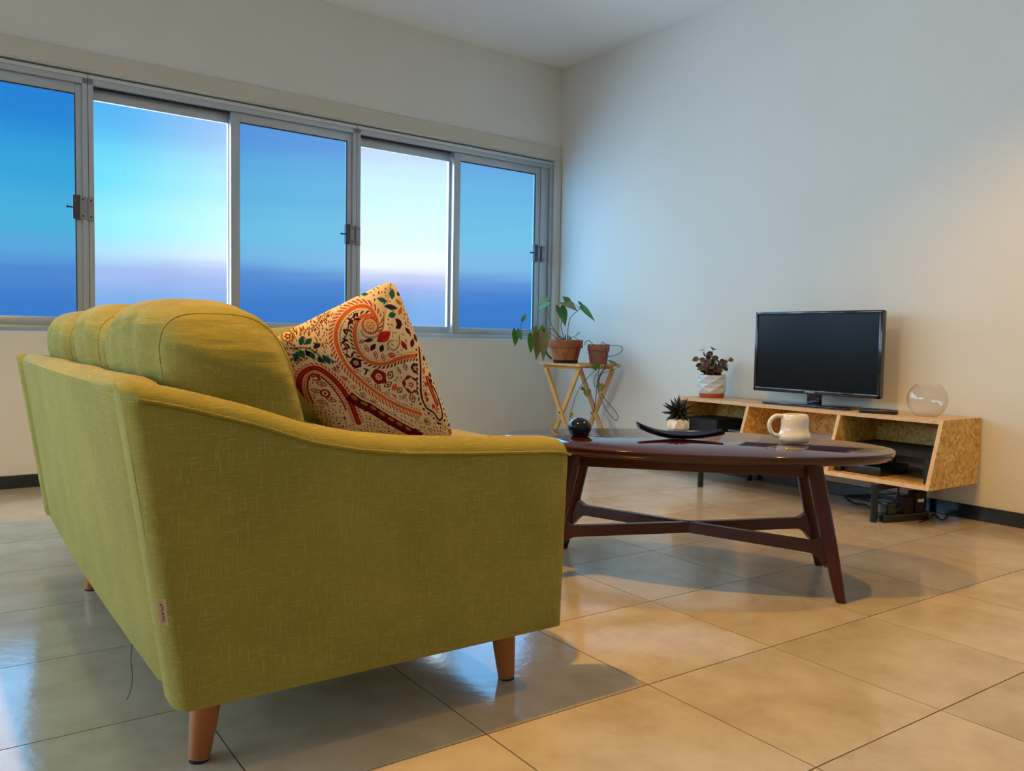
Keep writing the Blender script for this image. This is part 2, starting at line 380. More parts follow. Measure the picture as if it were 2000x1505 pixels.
fl = obj('floor', MB().box((XL-.1, YF-.1, -.12), (XW+.1, YW+.1, -.006)), 'grout')
structure(fl, 'beige ceramic tiled floor with thin dark joints', 'floor')
ge = .0016
def clip_poly(x0, y0, x1, y1):
    x0, x1 = max(x0, XL), min(x1, XW); y0 = max(y0, YF)
    if x1-x0 < .01: return None
    ya, yb = min(y1, wall_y(x0)), min(y1, wall_y(x1))
    if max(ya, yb)-y0 < .01: return None
    return x0, x1, y0, max(ya, y0+.004), max(yb, y0+.004)
full = MB().box((-TILE/2+ge, -TILE/2+ge, -.008), (TILE/2-ge, TILE/2-ge, 0))
tile_me = None
i0 = int(math.floor((XL-TX0)/TILE)); i1 = int(math.ceil((XW-TX0)/TILE)); j0 = int(math.floor((YF-TY0)/TILE)); j1 = int(math.ceil((YW-TY0)/TILE))
for i in range(i0, i1+1):
    for j in range(j0, j1+1):
        x0 = TX0+i*TILE; y0 = TY0+j*TILE; q = clip_poly(x0, y0, x0+TILE, y0+TILE)
        if not q: continue
        if abs(q[1]-q[0]-TILE) < 1e-6 and abs(q[3]-q[2]-TILE) < 1e-6 and abs(q[4]-q[2]-TILE) < 1e-6:
            if tile_me is None:
                t = obj('tile', full, 'floor_tile', fl, world=False); tile_me = t.data
            else:
                t = bpy.data.objects.new('tile', tile_me); COL.objects.link(t); t.parent = fl
            t.location = (x0+TILE/2, y0+TILE/2, 0)
        else:
            mb = MB().prism([(q[0]+ge, q[2]+ge), (q[1]-ge, q[2]+ge), (q[1]-ge, q[4]-ge), (q[0]+ge, q[3]-ge)], 'z', -.008, 0)
            obj('tile', mb, 'floor_tile', fl)
structure(obj('ceiling', MB().box((XL-.1, YF-.1, ZC), (XW+.1, YW+.15, ZC+.12)), 'ceiling_paint'), 'plain white painted ceiling', 'ceiling')
structure(obj('wall_right', MB().box((XW, YF-.1, -.12), (XW+.12, YW+.15, ZC+.12)), 'wall_paint'), 'plain white painted wall behind the television', 'wall')
BO = (1.55, 4.3, .02, 2.2)          # balcony opening in the side wall that the light on the sofa back implies
wl_ = MB().box((XL-.12, YF-.1, -.12), (XL, BO[0], ZC+.12)).box((XL-.12, BO[1], -.12), (XL, wall_y(XL)+.02, ZC+.12))
wl_.box((XL-.12, BO[0], -.12), (XL, BO[1], BO[2])).box((XL-.12, BO[0], BO[3]), (XL, BO[1], ZC+.12))
structure(obj('wall_left', wl_, 'wall_paint'), 'plain white painted side wall opposite the television', 'wall')
structure(obj('wall_front', MB().box((XL-.1, YF-.12, -.12), (XW+.1, YF, ZC+.12)), 'wall_paint'), 'plain white painted wall facing the windows', 'wall')
OPL, OPR, OPB, OPT = -6.36, -.045, .785, 2.125
SL = (XL-.1-XW)/math.cos(AL)
w = MB().box((SL, 0, -.12), (OPL, .16, ZC+.06)).box((OPR, 0, -.12), (0.02, .16, ZC+.06))
w.box((OPL, 0, -.12), (OPR, .16, OPB)).box((OPL, 0, OPT), (OPR, .16, ZC+.06))
structure(winobj('wall_back', w, 'wall_paint'), 'white painted wall with the long row of windows', 'wall')
structure(winobj('trim_1', MB().box((SL+.1, -.012, OPT), (0, 0, 2.217), .003), 'trim_paint'), 'beige plaster band running above the windows', 'trim')
structure(winobj('trim_2', MB().box((OPR, -.012, OPB-.01), (-.004, 0, OPT), .003), 'trim_paint'), 'narrow beige plaster strip beside the last window at the corner', 'trim')
structure(obj('baseboard_right', MB().box((XW-.011, YF+.01, .0005), (XW-.0005, YW-.02, .0656), .002), 'baseboard'), 'glossy near-black baseboard along the television wall', 'baseboard')
structure(winobj('baseboard_back', MB().box((SL+.2, -.011, .0005), (-.014, -.0005, .0656), .002), 'baseboard'), 'glossy near-black baseboard below the windows', 'baseboard')

dr = bpy.data.objects.new('door_1', None); COL.objects.link(dr); dr.location = (XL-.06, (BO[0]+BO[1])/2, 0); WM[dr.name] = Matrix.Translation(dr.location)
structure(dr, 'glazed aluminium balcony door in the side wall', 'door')
yw_ = (BO[1]-BO[0])/2
for k in range(2):
    a, b = BO[0]+k*yw_+.002, BO[0]+(k+1)*yw_-.002
    lf = obj('door_frame', MB().box((XL-.09, a, BO[2]+.002), (XL-.04, a+.05, BO[3]-.002)).box((XL-.09, b-.05, BO[2]+.002), (XL-.04, b, BO[3]-.002)).box((XL-.09, a+.05, BO[2]+.002), (XL-.04, b-.05, BO[2]+.07)).box((XL-.09, a+.05, BO[3]-.06), (XL-.04, b-.05, BO[3]-.002)), 'aluminium', dr)
    obj('glass_pane', MB().box((XL-.067, a+.045, BO[2]+.065), (XL-.063, b-.045, BO[3]-.055)), 'pane_clear', lf)
# windows: sliding units, each a clear fixed pane on the left and a blue sliding sash on the right
def window(n, a, b, fix, sl, label, jr=.026):
    """a,b outer frame; fix=(glass l,r); sl=(glass l,r) in wall coordinates"""
    o = winobj('window_%d' % n, MB(), [], None) if False else None
    root = bpy.data.objects.new('window_%d' % n, None); COL.objects.link(root); root.empty_display_size = .05
    root.matrix_world = WIN @ Matrix.Translation((a, .06, OPB)); WM[root.name] = WIN @ Matrix.Translation((a, .06, OPB))
    structure(root, label, 'window')
    y0, y1 = .035, .13
    fb, ft = OPB+.002, OPT-.002
    f = MB()
    f.box((a, y0, fb), (b, y1, fb+.030), .002).box((a, y0, ft-.058), (b, y1, ft-.026), .002)
    f.box((a, y0, fb), (a+.026, y1, ft-.026), .002).box((b-jr, y0+(.012 if jr > .03 else 0), fb), (b, y1, ft-.026), .002)
    if jr > .03: f.box((b-.030, y0-.004, fb), (b, y0+.012, ft-.026), .002)
    winobj('frame', f, 'aluminium', root, 30)
    winobj('top_track', MB().box((a, y0-.006, ft-.028), (b, y0+.03, ft-.008), .003), 'alu_light', root, 30)
    winobj('head_shadow_gap', MB().box((a, y0+.03, ft-.026), (b, y1, ft)), 'reveal_shade', root)  # dark strip painted as the shadow gap above the track
    # fixed pane behind
    gz0, gz1 = .872, 1.995
    p = MB()
    l, r = fix
    p.box((a+.026, .095, fb+.03), (r+.05, .120, gz0-.005), .002).box((a+.026, .095, gz1+.010), (r+.05, .120, ft-.058), .002)
    if l > a+.026: p.box((a+.026, .095, gz0-.006), (l, .120, gz1+.012))
    p.box((r, .095, gz0-.006), (r+.05, .120, gz1+.012))
    ps = winobj('fixed_frame', p, 'aluminium', root, 30)
    winobj('glass_pane', MB().box((l-.006, .106, gz0-.012), (r+.006, .110, gz1+.016)), 'pane_clear', ps, label='clear bright pane')
    winobj('gasket', MB().box((a+.027, .060, ft-.0625), (r, .094, ft-.0585)), 'rubber', ps)
    # sliding sash in front
    l, r = sl; s0, s1 = .050, .078; t0, t1 = .862, 2.012
    s = MB()
    s.box((l-.054, s0, fb+.03), (l, s1, ft-.060), .002).box((r, s0, fb+.03), (r+.046, s1, ft-.060), .002)
    s.box((l, s0, fb+.03), (r, s1, t0), .002).box((l, s0, t1), (r, s1, ft-.060), .002)
    ss = winobj('sash', s, 'aluminium', root, 30)
    g = MB().box((l, s0-.001, t1-.005), (r, s0+.012, t1)).box((r-.004, s0-.001, t0), (r, s0+.012, t1))
    winobj('gasket', g, 'rubber', ss)
    winobj('glass_pane', MB().box((l-.005, .062, t0-.005), (r+.005, .066, t1+.005)), 'pane_blue', ss, label='blue tinted pane')
    lz = 1.43
    la = winobj('latch', MB().box((r-.020, s0-.026, lz-.062), (r+.014, s0, lz+.062), .003), 'latch_metal', root, 30, 'dark sash latch')
    winobj('latch_plate', MB().box((r+.014, s0-.016, lz-.060), (r+.044, s0, lz+.060), .002), 'latch_plate', la)
    winobj('latch_plate', MB().box((r+.050, y0-.016, lz-.064), (r+.080, y0, lz+.056), .002), 'latch_plate', la)
    sc = MB()
    for dx, dz in ((.029, .042), (.029, -.042), (.064, .038), (.064, -.046)):
        yy = s0-.016 if dx < .05 else y0-.016
        sc.box((r+dx-.004, yy-.002, lz+dz-.004), (r+dx+.004, yy, lz+dz+.004), .001)
    winobj('screw', sc, 'rubber', la)
    winobj('latch_pin', xf(MB().lathe([(.004, 0), (.004, .02), (.006, .022), (.006, .028)], n=10), Matrix.Translation((r-.020, s0-.012, lz)) @ Matrix.Rotation(R(-90), 4, 'Y')), 'rubber', la)
    return root
window(1, -4.80, -3.222, (-4.74, -4.03), (-3.975, -3.278), 'leftmost aluminium sliding window, its blue sash cut by the photo edge')
window(2, -3.220, -1.678, (-3.183, -2.472), (-2.418, -1.737), 'middle aluminium sliding window behind the sofa cushions')
window(3, -1.676, -.047, (-1.636, -.942), (-.875, -.202), 'rightmost aluminium sliding window next to the potted plants', .106)

window(4, OPL+.002, -4.802, (-6.30, -5.58), (-5.53, -4.845), 'further aluminium sliding window of the row, left of the photo')

# ------------------------------------------------------------------ sofa
SY0, SY1 = 1.48, 3.46
sofa = thing('sofa', 'three seat green linen sofa with sloping arms and tapered wooden legs', 'sofa', (.77, 2.47, 0))
ARM = [(.262, .690), (.281, .684), (.327, .674), (.369, .664), (.43, .647), (.481, .632), (.533, .614), (.587, .595), (.681, .575), (.789, .561), (.927, .552), (1.078, .545), (1.16, .541), (1.20, .535), (1.222, .522)]
def arm_z(x):
    xs = [p[0] for p in ARM]; zs = [p[1] for p in ARM]; return float(np.interp(x, xs, zs))
ZB = .132
def arm(ya, yb, sgn):
    """ya = outer face; cross sections along the sofa depth"""
    T = abs(yb-ya); st = 48; vs = []; fs = []
    prof = [(0, None, 0), (0, None, .25), (0, None, .5), (0, None, .75), (0, -.012, 1), (.004, .003, 1), (.016, .016, 1), (.036, .024, 1), (T*.5, .027, 1), (T-.036, .024, 1), (T-.016, .014, 1), (T-.003, 0, 1), (T, -.02, 1), (T, None, .6), (T, None, .3), (T, None, 0)]
    m_ = len(prof)
    for i in range(st+1):
        t = i/st; t2 = .5-.5*math.cos(math.pi*t) if False else t
        xt = .264+(1.218-.264)*t2; zt = arm_z(xt)
        for dy, dz, k in prof:
            z = ZB+(zt-.012-ZB)*k if dz is None else zt+dz
            zz = (z-ZB)/.56
            xl = .344-.080*zz; xr = 1.204+.014*min(zz/.7, 1)
            x = xl+(xr-xl)*t2
            bul = .006*math.sin(math.pi*min(max((z-ZB)/(zt-ZB), 0), 1))*math.sin(math.pi*t2)
            e = min(t2, 1-t2)*(xr-xl); rr = .024
            ins = rr-math.sqrt(max(rr*rr-(rr-e)**2, 0)) if e < rr else 0
            yy = min(max(dy-bul*(1 if dy < T*.2 else 0), -bul), T)
            yy = T*.5+(yy-T*.5)*(1-ins/(T*.5))
            vs.append((x, ya+sgn*yy, z-(ins*.5 if k == 1 and dz is not None else 0)))
    for i in range(st):
        for j in range(m_-1): fs.append((i*m_+j, i*m_+j+1, (i+1)*m_+j+1, (i+1)*m_+j))
        fs.append((i*m_+m_-1, i*m_, (i+1)*m_, (i+1)*m_+m_-1))
    fs.append(tuple(range(m_))); fs.append(tuple(st*m_+j for j in range(m_)))
    return MB().add(vs, fs)
AT = .115
a1 = obj('armrest', arm(SY0, SY0+AT, 1), 'green_linen', sofa, 50)
a2 = obj('armrest', arm(SY1, SY1-AT, -1), 'green_linen', sofa, 50)
def piping(y, sg):
    pts = [(x, y-sg*.0015, arm_z(x)-.004) for x in np.linspace(.285, 1.206, 40)]
    return MB().tube(pts, .0035, 6)
obj('piping', piping(SY0, 1), 'green_linen', a1, 'all'); obj('piping', piping(SY1, -1), 'green_linen', a2, 'all')
# back panel between the arms, slightly domed
def back_panel():
    vs = []; fs = []; ny = 30; ya, yb = SY0+AT-.004, SY1-AT+.004
    prof = [(.350, .134), (.346, .15), (.325, .30), (.305, .44), (.285, .58), (.272, .665), (.270, .690), (.280, .704), (.300, .710), (.330, .708), (.350, .698), (.356, .675), (.375, .50), (.40, .30), (.42, .134)]
    k = len(prof)
    for i in range(ny+1):
        t = i/ny; y = ya+(yb-ya)*t
        e = min(t, 1-t)*(yb-ya); r_ = .03; ins = (r_-math.sqrt(max(r_*r_-(r_-e)**2, 0)))*.55 if e < r_ else 0
        for q, (x, z) in enumerate(prof):
            dome = .010*math.sin(math.pi*t)
            sag = -.006*math.sin(math.pi*((t*3) % 1)) if z > .66 else 0
            vs.append((x+(ins-dome if q < 7 else 0), y, z-(ins if z > .68 else 0)+sag*.0))
    for i in range(ny):
        for j in range(k): fs.append((i*k+j, i*k+(j+1) % k, (i+1)*k+(j+1) % k, (i+1)*k+j))
    fs.append(tuple(range(k))); fs.append(tuple(ny*k+j for j in range(k)))
    return MB().add(vs, fs)
obj('backrest', back_panel(), 'green_linen', sofa, 50)
obj('seat_base', MB().box((.40, SY0+AT-.003, .138), (1.198, SY1-AT+.003, .37), .02), 'green_linen', sofa, 40)
yy = np.linspace(SY0+AT+.004, SY1-AT-.004, 4)
for k in range(3):
    y0, y1 = yy[k]+.002, yy[k+1]-.002; yc = (y0+y1)/2
    def seatf(p):
        return Vector((p.x, p.y, p.z+.008*math.cos((p.y-yc)*5)*(1 if p.z > .45 else 0)))
    obj('seat_cushion', MB().puff((.945, yc, .452), (.295, (y1-y0)/2, .088), 5, 14, seatf), 'green_linen', sofa, 'all')
    rnd = random.Random(30+k); tw = (-.012, .014, .0)[k]; hz = (.196, .200, .190)[k]
    def backf(p, yc=yc, h=(y1-y0)/2, rnd=rnd, tw=tw, k=k):
        t = (p.y-yc)/h; zz = p.z
        x = p.x+(.66-zz)*.26
        edge = max(0, 1-abs(t))
        # pulled-in seams and a few pleats running down from the top seam
        pl = .0045*math.sin(t*17+k)*max(0, min(1, (zz-.60)/.12))
        x += pl+tw*t
        z = zz+.010*(1-t*t)*(1 if zz > .7 else 0)
        return Vector((x, p.y, z+pl*.4))
    bc = obj('back_cushion', MB().puff((.497, yc, .655), (.148, (y1-y0)/2*1.03, hz), 3.1, 24, backf), 'cushion_linen', sofa, 'all')
    # piped seam around both side gussets
    for sd_ in (-1, 1):
        pts = []
        for q in range(49):
            a = 2*math.pi*q/48; ca, sa = math.cos(a), math.sin(a)
            px = math.copysign(abs(ca)**.56, ca)*.140; pz = math.copysign(abs(sa)**.56, sa)*(hz-.008)
            ty = yc+sd_*((y1-y0)/2)*.80
            w3 = ((abs(px/.148))**3.1+(.80)**3.1+(abs(pz/hz))**3.1)**(1/3.1)
            pts.append(backf(Vector((.497+px/w3, yc+(ty-yc)*1.03/w3, .655+pz/w3))))
        obj('seam', MB().tube(pts, .0017, 5, cap=False), 'green_linen', bc, 'all')
def sofa_leg(x, y, dx, dy):
    p = [(x-dx*.02, y-dy*.012, .142), (x, y, .004)]
    mb = MB().tube([p[0], (Vector(p[0])+Vector(p[1]))/2, p[1]], [.030, .0255, .019], 20)
    o = obj('leg', mb, 'leg_wood', sofa, 40)
    obj('foot_pad', MB().lathe([(.0185, 0), (.0185, .006)], (x, y, 0), 16), 'rubber', o)
for y in (1.562, 2.80, 3.378):
    sofa_leg(.402 if y < 3 else .56, y, -1, (-1 if y < 2 else 0 if y < 3 else 1)); 
    sofa_leg(1.095, y, .3, (-1 if y < 2 else 0 if y < 3 else 1))
# sewn-in cloth tag at the rear seam of the near arm
tg = MB()
q = [ony(306, 1171, 1.477), ony(323, 1170, 1.474), ony(329, 1220, 1.474), ony(312, 1222, 1.477)]
tg.add([p for p in q]+[p+Vector((0, .0012, 0)) for p in q], [(0, 1, 2, 3), (7, 6, 5, 4), (0, 4, 5, 1), (1, 5, 6, 2), (2, 6, 7, 3), (3, 7, 4, 0)])
tagp = obj('cloth_tag', tg, 'tag_cloth', sofa, label='small pale cloth tag')
ink = MB(); rr = random.Random(4)
for k in range(6):
    t = .17+k*.125; c = (q[0]+(q[3]-q[0])*t)*.52+(q[1]+(q[2]-q[1])*t)*.48; c.y -= .0012
    for _ in range(3):
        d = Vector((rr.uniform(-.0018, .0018), 0, rr.uniform(-.0018, .0018)))
        ink.box(c+d-Vector((.0011, .0002, .0006)), c+d+Vector((.0011, .0002, .0006)))
obj('tag_print', ink, 'tag_ink', tagp)
th = [(.352, 1.90, .135), (.349, 1.902, .09), (.351, 1.900, .05), (.346, 1.896, .022), (.338, 1.893, .006)]
obj('loose_thread', MB().tube(smoothpath(th, 5), .0008, 5), 'thread', sofa)

# ------------------------------------------------------------------ paisley throw pillow: printed cloth painted as a colour attribute
def srgb(r, g, b):
    return tuple(((c/255+.055)/1.055)**2.4 if c/255 > .04045 else c/255/12.92 for c in (r, g, b))
def paint_print(P):
    """P (n,2) print coordinates; returns linear rgb of the paisley print"""
    n = len(P); C = np.empty((n, 3)); C[:] = srgb(232, 205, 165)
    red = srgb(190, 52, 30); orange = srgb(214, 98, 36); dred = srgb(140, 24, 26); maroon = srgb(70, 14, 20); teal = srgb(22, 92, 100)
    navy = srgb(24, 34, 62); olive = srgb(150, 128, 62); dark = srgb(52, 24, 22); green = srgb(40, 92, 62)
    rs = np.random.RandomState(5)
    def seg_d(pl):
        pl = np.asarray(pl, float); best = np.full(n, 1e9); arc = np.zeros(n); side = np.zeros(n); acc = 0
        for a, b in zip(pl[:-1], pl[1:]):
            d = b-a; Ln = np.hypot(*d); t = np.clip(((P-a)@d)/(Ln*Ln), 0, 1); q = a+t[:, None]*d; v = P-q
            ds = np.hypot(v[:, 0], v[:, 1]); m_ = ds < best
            best[m_] = ds[m_]; arc[m_] = acc+t[m_]*Ln; side[m_] = (d[0]*v[:, 1]-d[1]*v[:, 0])[m_]; acc += Ln
        return best, arc, np.sign(side), acc
    def spl(pts, k=8):
        return [tuple(p)[:2] for p in smoothpath([(a, b, 0) for a, b in pts], k)]
    def band(pts, w, col, teeth=None, dots=None, inner=None):
        d, a, s, ln = seg_d(spl(pts))
        C[d < w] = col
        if inner: C[d < w*.4] = inner
        on = (a > 4) & (a < ln-4)
        if teeth:
            sd_, off, length, per, tcol = teeth
            ph = ((a+(d-off)*.9) % per)/per
            C[on & (s == sd_) & (d > off) & (d < off+length) & (ph < .5)] = tcol
        if dots:
            for sd_, off, r_, per, tcol in dots:
                ph = (a % per)-per/2
                C[on & (s == sd_) & (np.hypot(ph, d-off) < r_)] = tcol
    def leaf(x, y, l, w, ang, col, fill=None, line=None):
        c, s = math.cos(R(ang)), math.sin(R(ang)); u = (P[:, 0]-x)*c+(P[:, 1]-y)*s; v = -(P[:, 0]-x)*s+(P[:, 1]-y)*c
        h = w*(1-np.clip(np.abs(u)/l, 0, 1)**1.7)
        ins = (np.abs(u) < l) & (np.abs(v) < h); C[ins] = col
        if fill is not None: C[(np.abs(u) < l*.68) & (np.abs(v) < h-w*.42)] = fill
        if line is not None: C[(np.abs(u) < l*.8) & (np.abs(v) < w*.12)] = line
    def ring(x, y, r0, r1, col, lobes=0, amp=0):
        d = P-np.array((x, y)); rad = np.hypot(d[:, 0], d[:, 1]); th = np.arctan2(d[:, 1], d[:, 0])
        rad = rad*(1+amp*np.cos(lobes*th)); C[(rad >= r0) & (rad < r1)] = col
    def dot(x, y, r_, col): ring(x, y, -1, r_, col)
    cream = srgb(232, 205, 165)
    # scattered little strokes on the left shoulder and the far field
    for _ in range(620):
        x, y = rs.uniform(0, 760), rs.uniform(250, 1050)
        leaf(x, y, rs.uniform(11, 19), rs.uniform(4, 7), rs.uniform(60, 110), dred if rs.rand() < .6 else maroon)
    for _ in range(160):
        x, y = rs.uniform(500, 1900), rs.uniform(1150, 1900)
        leaf(x, y, rs.uniform(12, 22), rs.uniform(5, 8), rs.uniform(-60, 60), dred if rs.rand() < .5 else maroon)
    for _ in range(60):
        x, y = rs.uniform(1100, 1800), rs.uniform(150, 1300)
        leaf(x, y, rs.uniform(8, 16), rs.uniform(4, 6), rs.uniform(0, 180), dark)
    # big paisley scroll
    outer = [(1400, 1258), (1250, 1238), (1100, 1190), (960, 1110), (830, 1000), (740, 890), (685, 770), (660, 650), (672, 540), (720, 440), (800, 362), (890, 322), (970, 332), (1015, 390), (1030, 460), (1005, 535)]
    inner = [(1015, 430), (960, 405), (895, 420), (845, 490), (825, 600), (845, 720), (905, 805), (1000, 838), (1100, 822), (1200, 772), (1300, 735), (1425, 712)]
    poly = spl(outer)+[(1425, 712)]
    d, a, s, ln = seg_d(spl(outer)); clear = d < 70; C[clear] = cream
    band(outer, 17, orange, (-1, 24, 38, 34, red), [(1, 36, 7, 26, dark)])
    d, a, s, ln = seg_d(spl(inner)); C[(d < 55)] = cream
    band(inner, 17, orange, (1, 20, 26, 36, maroon), [(-1, 32, 5, 24, dark)])
    band(outer, 17, orange)
    ring(970, 490, 0, 78, cream); ring(970, 490, 58, 78, red, 22, .10); dot(970, 490, 50, srgb(235, 170, 110))
    for k in range(9):
        dot(970+(0 if k == 0 else 30*math.cos(k*.785)), 490+(0 if k == 0 else 30*math.sin(k*.785)), 8, olive)
    band([(885, 540), (905, 585), (960, 600), (1030, 575), (1085, 500), (1100, 400)], 7, olive)
    band([(1235, 560), (1225, 640), (1170, 695), (1120, 665), (1130, 620), (1170, 610)], 7, olive)
    # leaves within the scroll
    leaf(1085, 582, 85, 46, -38, srgb(190, 28, 32), None, dred)
    for x, y, l, w_, an, c_ in ((885, 640, 36, 17, -25, red), (945, 625, 46, 18, -15, maroon), (980, 685, 46, 22, -55, maroon), (1058, 690, 40, 22, -70, dark), (1275, 640, 48, 26, 55, dred), (1365, 610, 46, 22, -70, maroon), (1145, 740, 48, 22, -15, red), (1180, 385, 42, 28, -20, teal), (1175, 318, 66, 24, 5, navy), (1100, 262, 50, 22, 15, teal), (1240, 440, 42, 26, 40, maroon), (1235, 480, 36, 22, -30, dark), (1330, 510, 42, 20, 45, maroon), (1265, 345, 44, 18, -60, orange), (1200, 205, 50, 26, -80, teal), (950, 215, 38, 18, 0, teal), (1255, 270, 40, 18, 35, olive), (1270, 195, 30, 20, -30, maroon), (1410, 560, 40, 20, 70, maroon), (1300, 600, 24, 10, 70, red)):
        leaf(x, y, l, w_, an, c_, None if c_ in (maroon, navy, dark) else None, cream if c_ == red else None)
    for x, y, an in ((922, 703, 70), (1000, 757, 85), (1068, 770, 80)): leaf(x, y, 38, 22, an, red, cream); leaf(x, y, 16, 8, an, red)
    # dark vine inside the scroll body
    for x, y, an in ((840, 405, -50), (800, 470, -40), (770, 540, 10), (745, 560, 60), (740, 630, 30), (725, 650, -40), (735, 715, -20), (760, 690, 60), (750, 785, 40), (790, 770, -60), (800, 445, 30), (860, 440, 0)):
        leaf(x, y, 36, 12, an, maroon)
    band([(850, 400), (790, 460), (765, 560), (725, 650), (745, 720), (740, 800)], 5, maroon)
    # flowers
    for x, y, r_, c_ in ((815, 847, 52, maroon), (1015, 962, 72, dred), (1320, 990, 82, dred), (1375, 830, 46, maroon)):
        ring(x, y, 0, r_, c_, 5, .07); ring(x, y, 0, r_*.45, srgb(225, 175, 150)); 
        for k in range(5): dot(x+r_*.2*math.cos(k*1.26), y+r_*.2*math.sin(k*1.26), r_*.10, c_)
    ring(1320, 990, 34, 58, cream, 6, .12)
    for x, y, l, w_, an, c_ in ((1125, 930, 46, 30, -70, maroon), (1270, 832, 38, 22, 75, maroon), (1210, 875, 36, 14, 60, maroon), (905, 1003, 42, 22, 15, red), (995, 1065, 40, 22, 45, dred), (1095, 1025, 52, 26, -35, maroon), (1155, 1045, 44, 24, -60, orange), (1205, 1062, 40, 26, -45, maroon), (1245, 1120, 40, 16, -50, maroon), (1325, 1120, 48, 32, 70, dred), (1150, 1130, 34, 14, 40, orange), (1085, 1113, 38, 16, 5, red), (825, 925, 38, 18, -5, red), (645, 932, 28, 22, 80, red), (692, 1008, 28, 20, 80, orange), (770, 1088, 26, 22, 0, red), (850, 1160, 30, 24, 30, dred), (945, 1215, 30, 20, 10, dred)):
        leaf(x, y, l, w_, an, c_, cream if c_ != orange else None); leaf(x, y, l*.35, w_*.3, an, c_)
    leaf(900, 930, 44, 9, -60, maroon); leaf(905, 905, 40, 9, 20, maroon)
    # teal sprig on the left
    band([(270, 715), (400, 710), (480, 760), (530, 840), (555, 920)], 6, green)
    for x, y, l, w_, an, c_ in ((370, 640, 52, 26, -75, teal), (425, 648, 44, 26, -45, teal), (492, 692, 42, 24, -35, navy), (310, 800, 60, 28, -75, teal), (360, 775, 52, 26, 70, green), (415, 770, 50, 24, 60, navy), (445, 790, 44, 22, 75, green), (560, 825, 56, 30, 55, teal), (505, 850, 60, 22, 80, dark)):
        leaf(x, y, l, w_, an, c_, None, navy if c_ == teal else None)
    ring(262, 590, 44, 60, olive); ring(262, 590, 10, 26, dred, 5, .2); ring(180, 660, 20, 32, olive); dot(215, 720, 24, srgb(150, 110, 60))
    band([(370, 520), (430, 535), (500, 500), (560, 420), (640, 370)], 7, olive, (1, 12, 22, 24, dred))
    # second paisley, lower left
    arch = [(320, 1330), (300, 1150), (330, 1000), (410, 925), (490, 925), (580, 1000), (660, 1110), (715, 1220), (750, 1340), (780, 1480)]
    d, a, s, ln = seg_d(spl(arch)); C[d < 70] = cream
    band(arch, 26, dred, (1, 32, 26, 30, red), None, srgb(176, 44, 30)); band(arch, 26, dred, (-1, 32, 26, 30, red), None, srgb(176, 44, 30))
    band([(400, 1320), (370, 1150), (400, 1010), (470, 985), (560, 1080), (640, 1220), (680, 1340)], 8, dred)
    band([(420, 1010), (470, 1000), (485, 1040), (440, 1050)], 7, dred)
    for x, y in ((495, 1085), (440, 1165), (560, 1250), (480, 1290)): leaf(x, y, 52, 28, 15, dred, cream); leaf(x, y, 20, 8, 15, dred)
    ring(515, 1185, 28, 46, dred); dot(515, 1185, 14, dred)
    # dark red foot band
    foot = [(760, 1140), (830, 1200), (930, 1240), (1050, 1310), (1180, 1370), (1320, 1420)]
    d, a, s, ln = seg_d(spl(foot)); msk = (s == 1) & (d < 110) & (a > 2); C[msk] = srgb(92, 16, 22); ph = (a % 90)-45; C[msk & (np.hypot(ph*.5, d-40) < 16)] = srgb(190, 110, 60)
    band(foot, 9, cream, (-1, 10, 16, 22, dred))
    # scalloped border down the right edge
    rb = [(1440, 640), (1435, 800), (1420, 950), (1420, 1080), (1465, 1180), (1545, 1215), (1605, 1275), (1645, 1225), (1630, 1120), (1590, 1010), (1520, 930)]
    d, a, s, ln = seg_d(spl(rb)); C[d < 34] = cream
    band(rb, 10, maroon, None, [(1, 36, 11, 44, maroon), (-1, 34, 9, 40, orange)])
    band([(1500, 900), (1540, 1010), (1590, 1120)], 22, dred, None, None, srgb(215, 90, 60))
    for x, y, c_ in ((1465, 840, orange), (1480, 960, red), (1470, 1050, red), (1480, 1100, red), (1585, 1170, orange), (1545, 1150, red), (1490, 730, maroon), (1540, 870, maroon), (1540, 920, dark)):
        leaf(x, y, 26, 20, 80, c_)
    ring(1470, 1320, 26, 38, olive); ring(1470, 1320, 6, 16, maroon); ring(1750, 1370, 20, 32, dred); dot(1750, 1370, 12, dred)
    # small strokes and seeds fill every bare patch of cloth
    base_ = np.array(cream)
    for y in range(60, 1960, 34):
        for x in range(-20, 1840, 34):
            cx, cy = x+rs.uniform(-9, 9), y+rs.uniform(-9, 9); l = rs.uniform(10, 16); w_ = rs.uniform(4, 6.5); an = R(rs.uniform(20, 120))
            near = np.abs(P-np.array((cx, cy))).max(1) < l+5
            if not near.any() or np.abs(C[near]-base_).max() > 1e-6: continue
            u = (P[:, 0]-cx)*math.cos(an)+(P[:, 1]-cy)*math.sin(an); v = -(P[:, 0]-cx)*math.sin(an)+(P[:, 1]-cy)*math.cos(an)
            C[near & ((u/l)**2+(v/w_)**2 < 1)] = (dred, maroon, red, dark, olive, teal)[rs.choice(6, p=(.34, .26, .18, .12, .06, .04))]
    return C
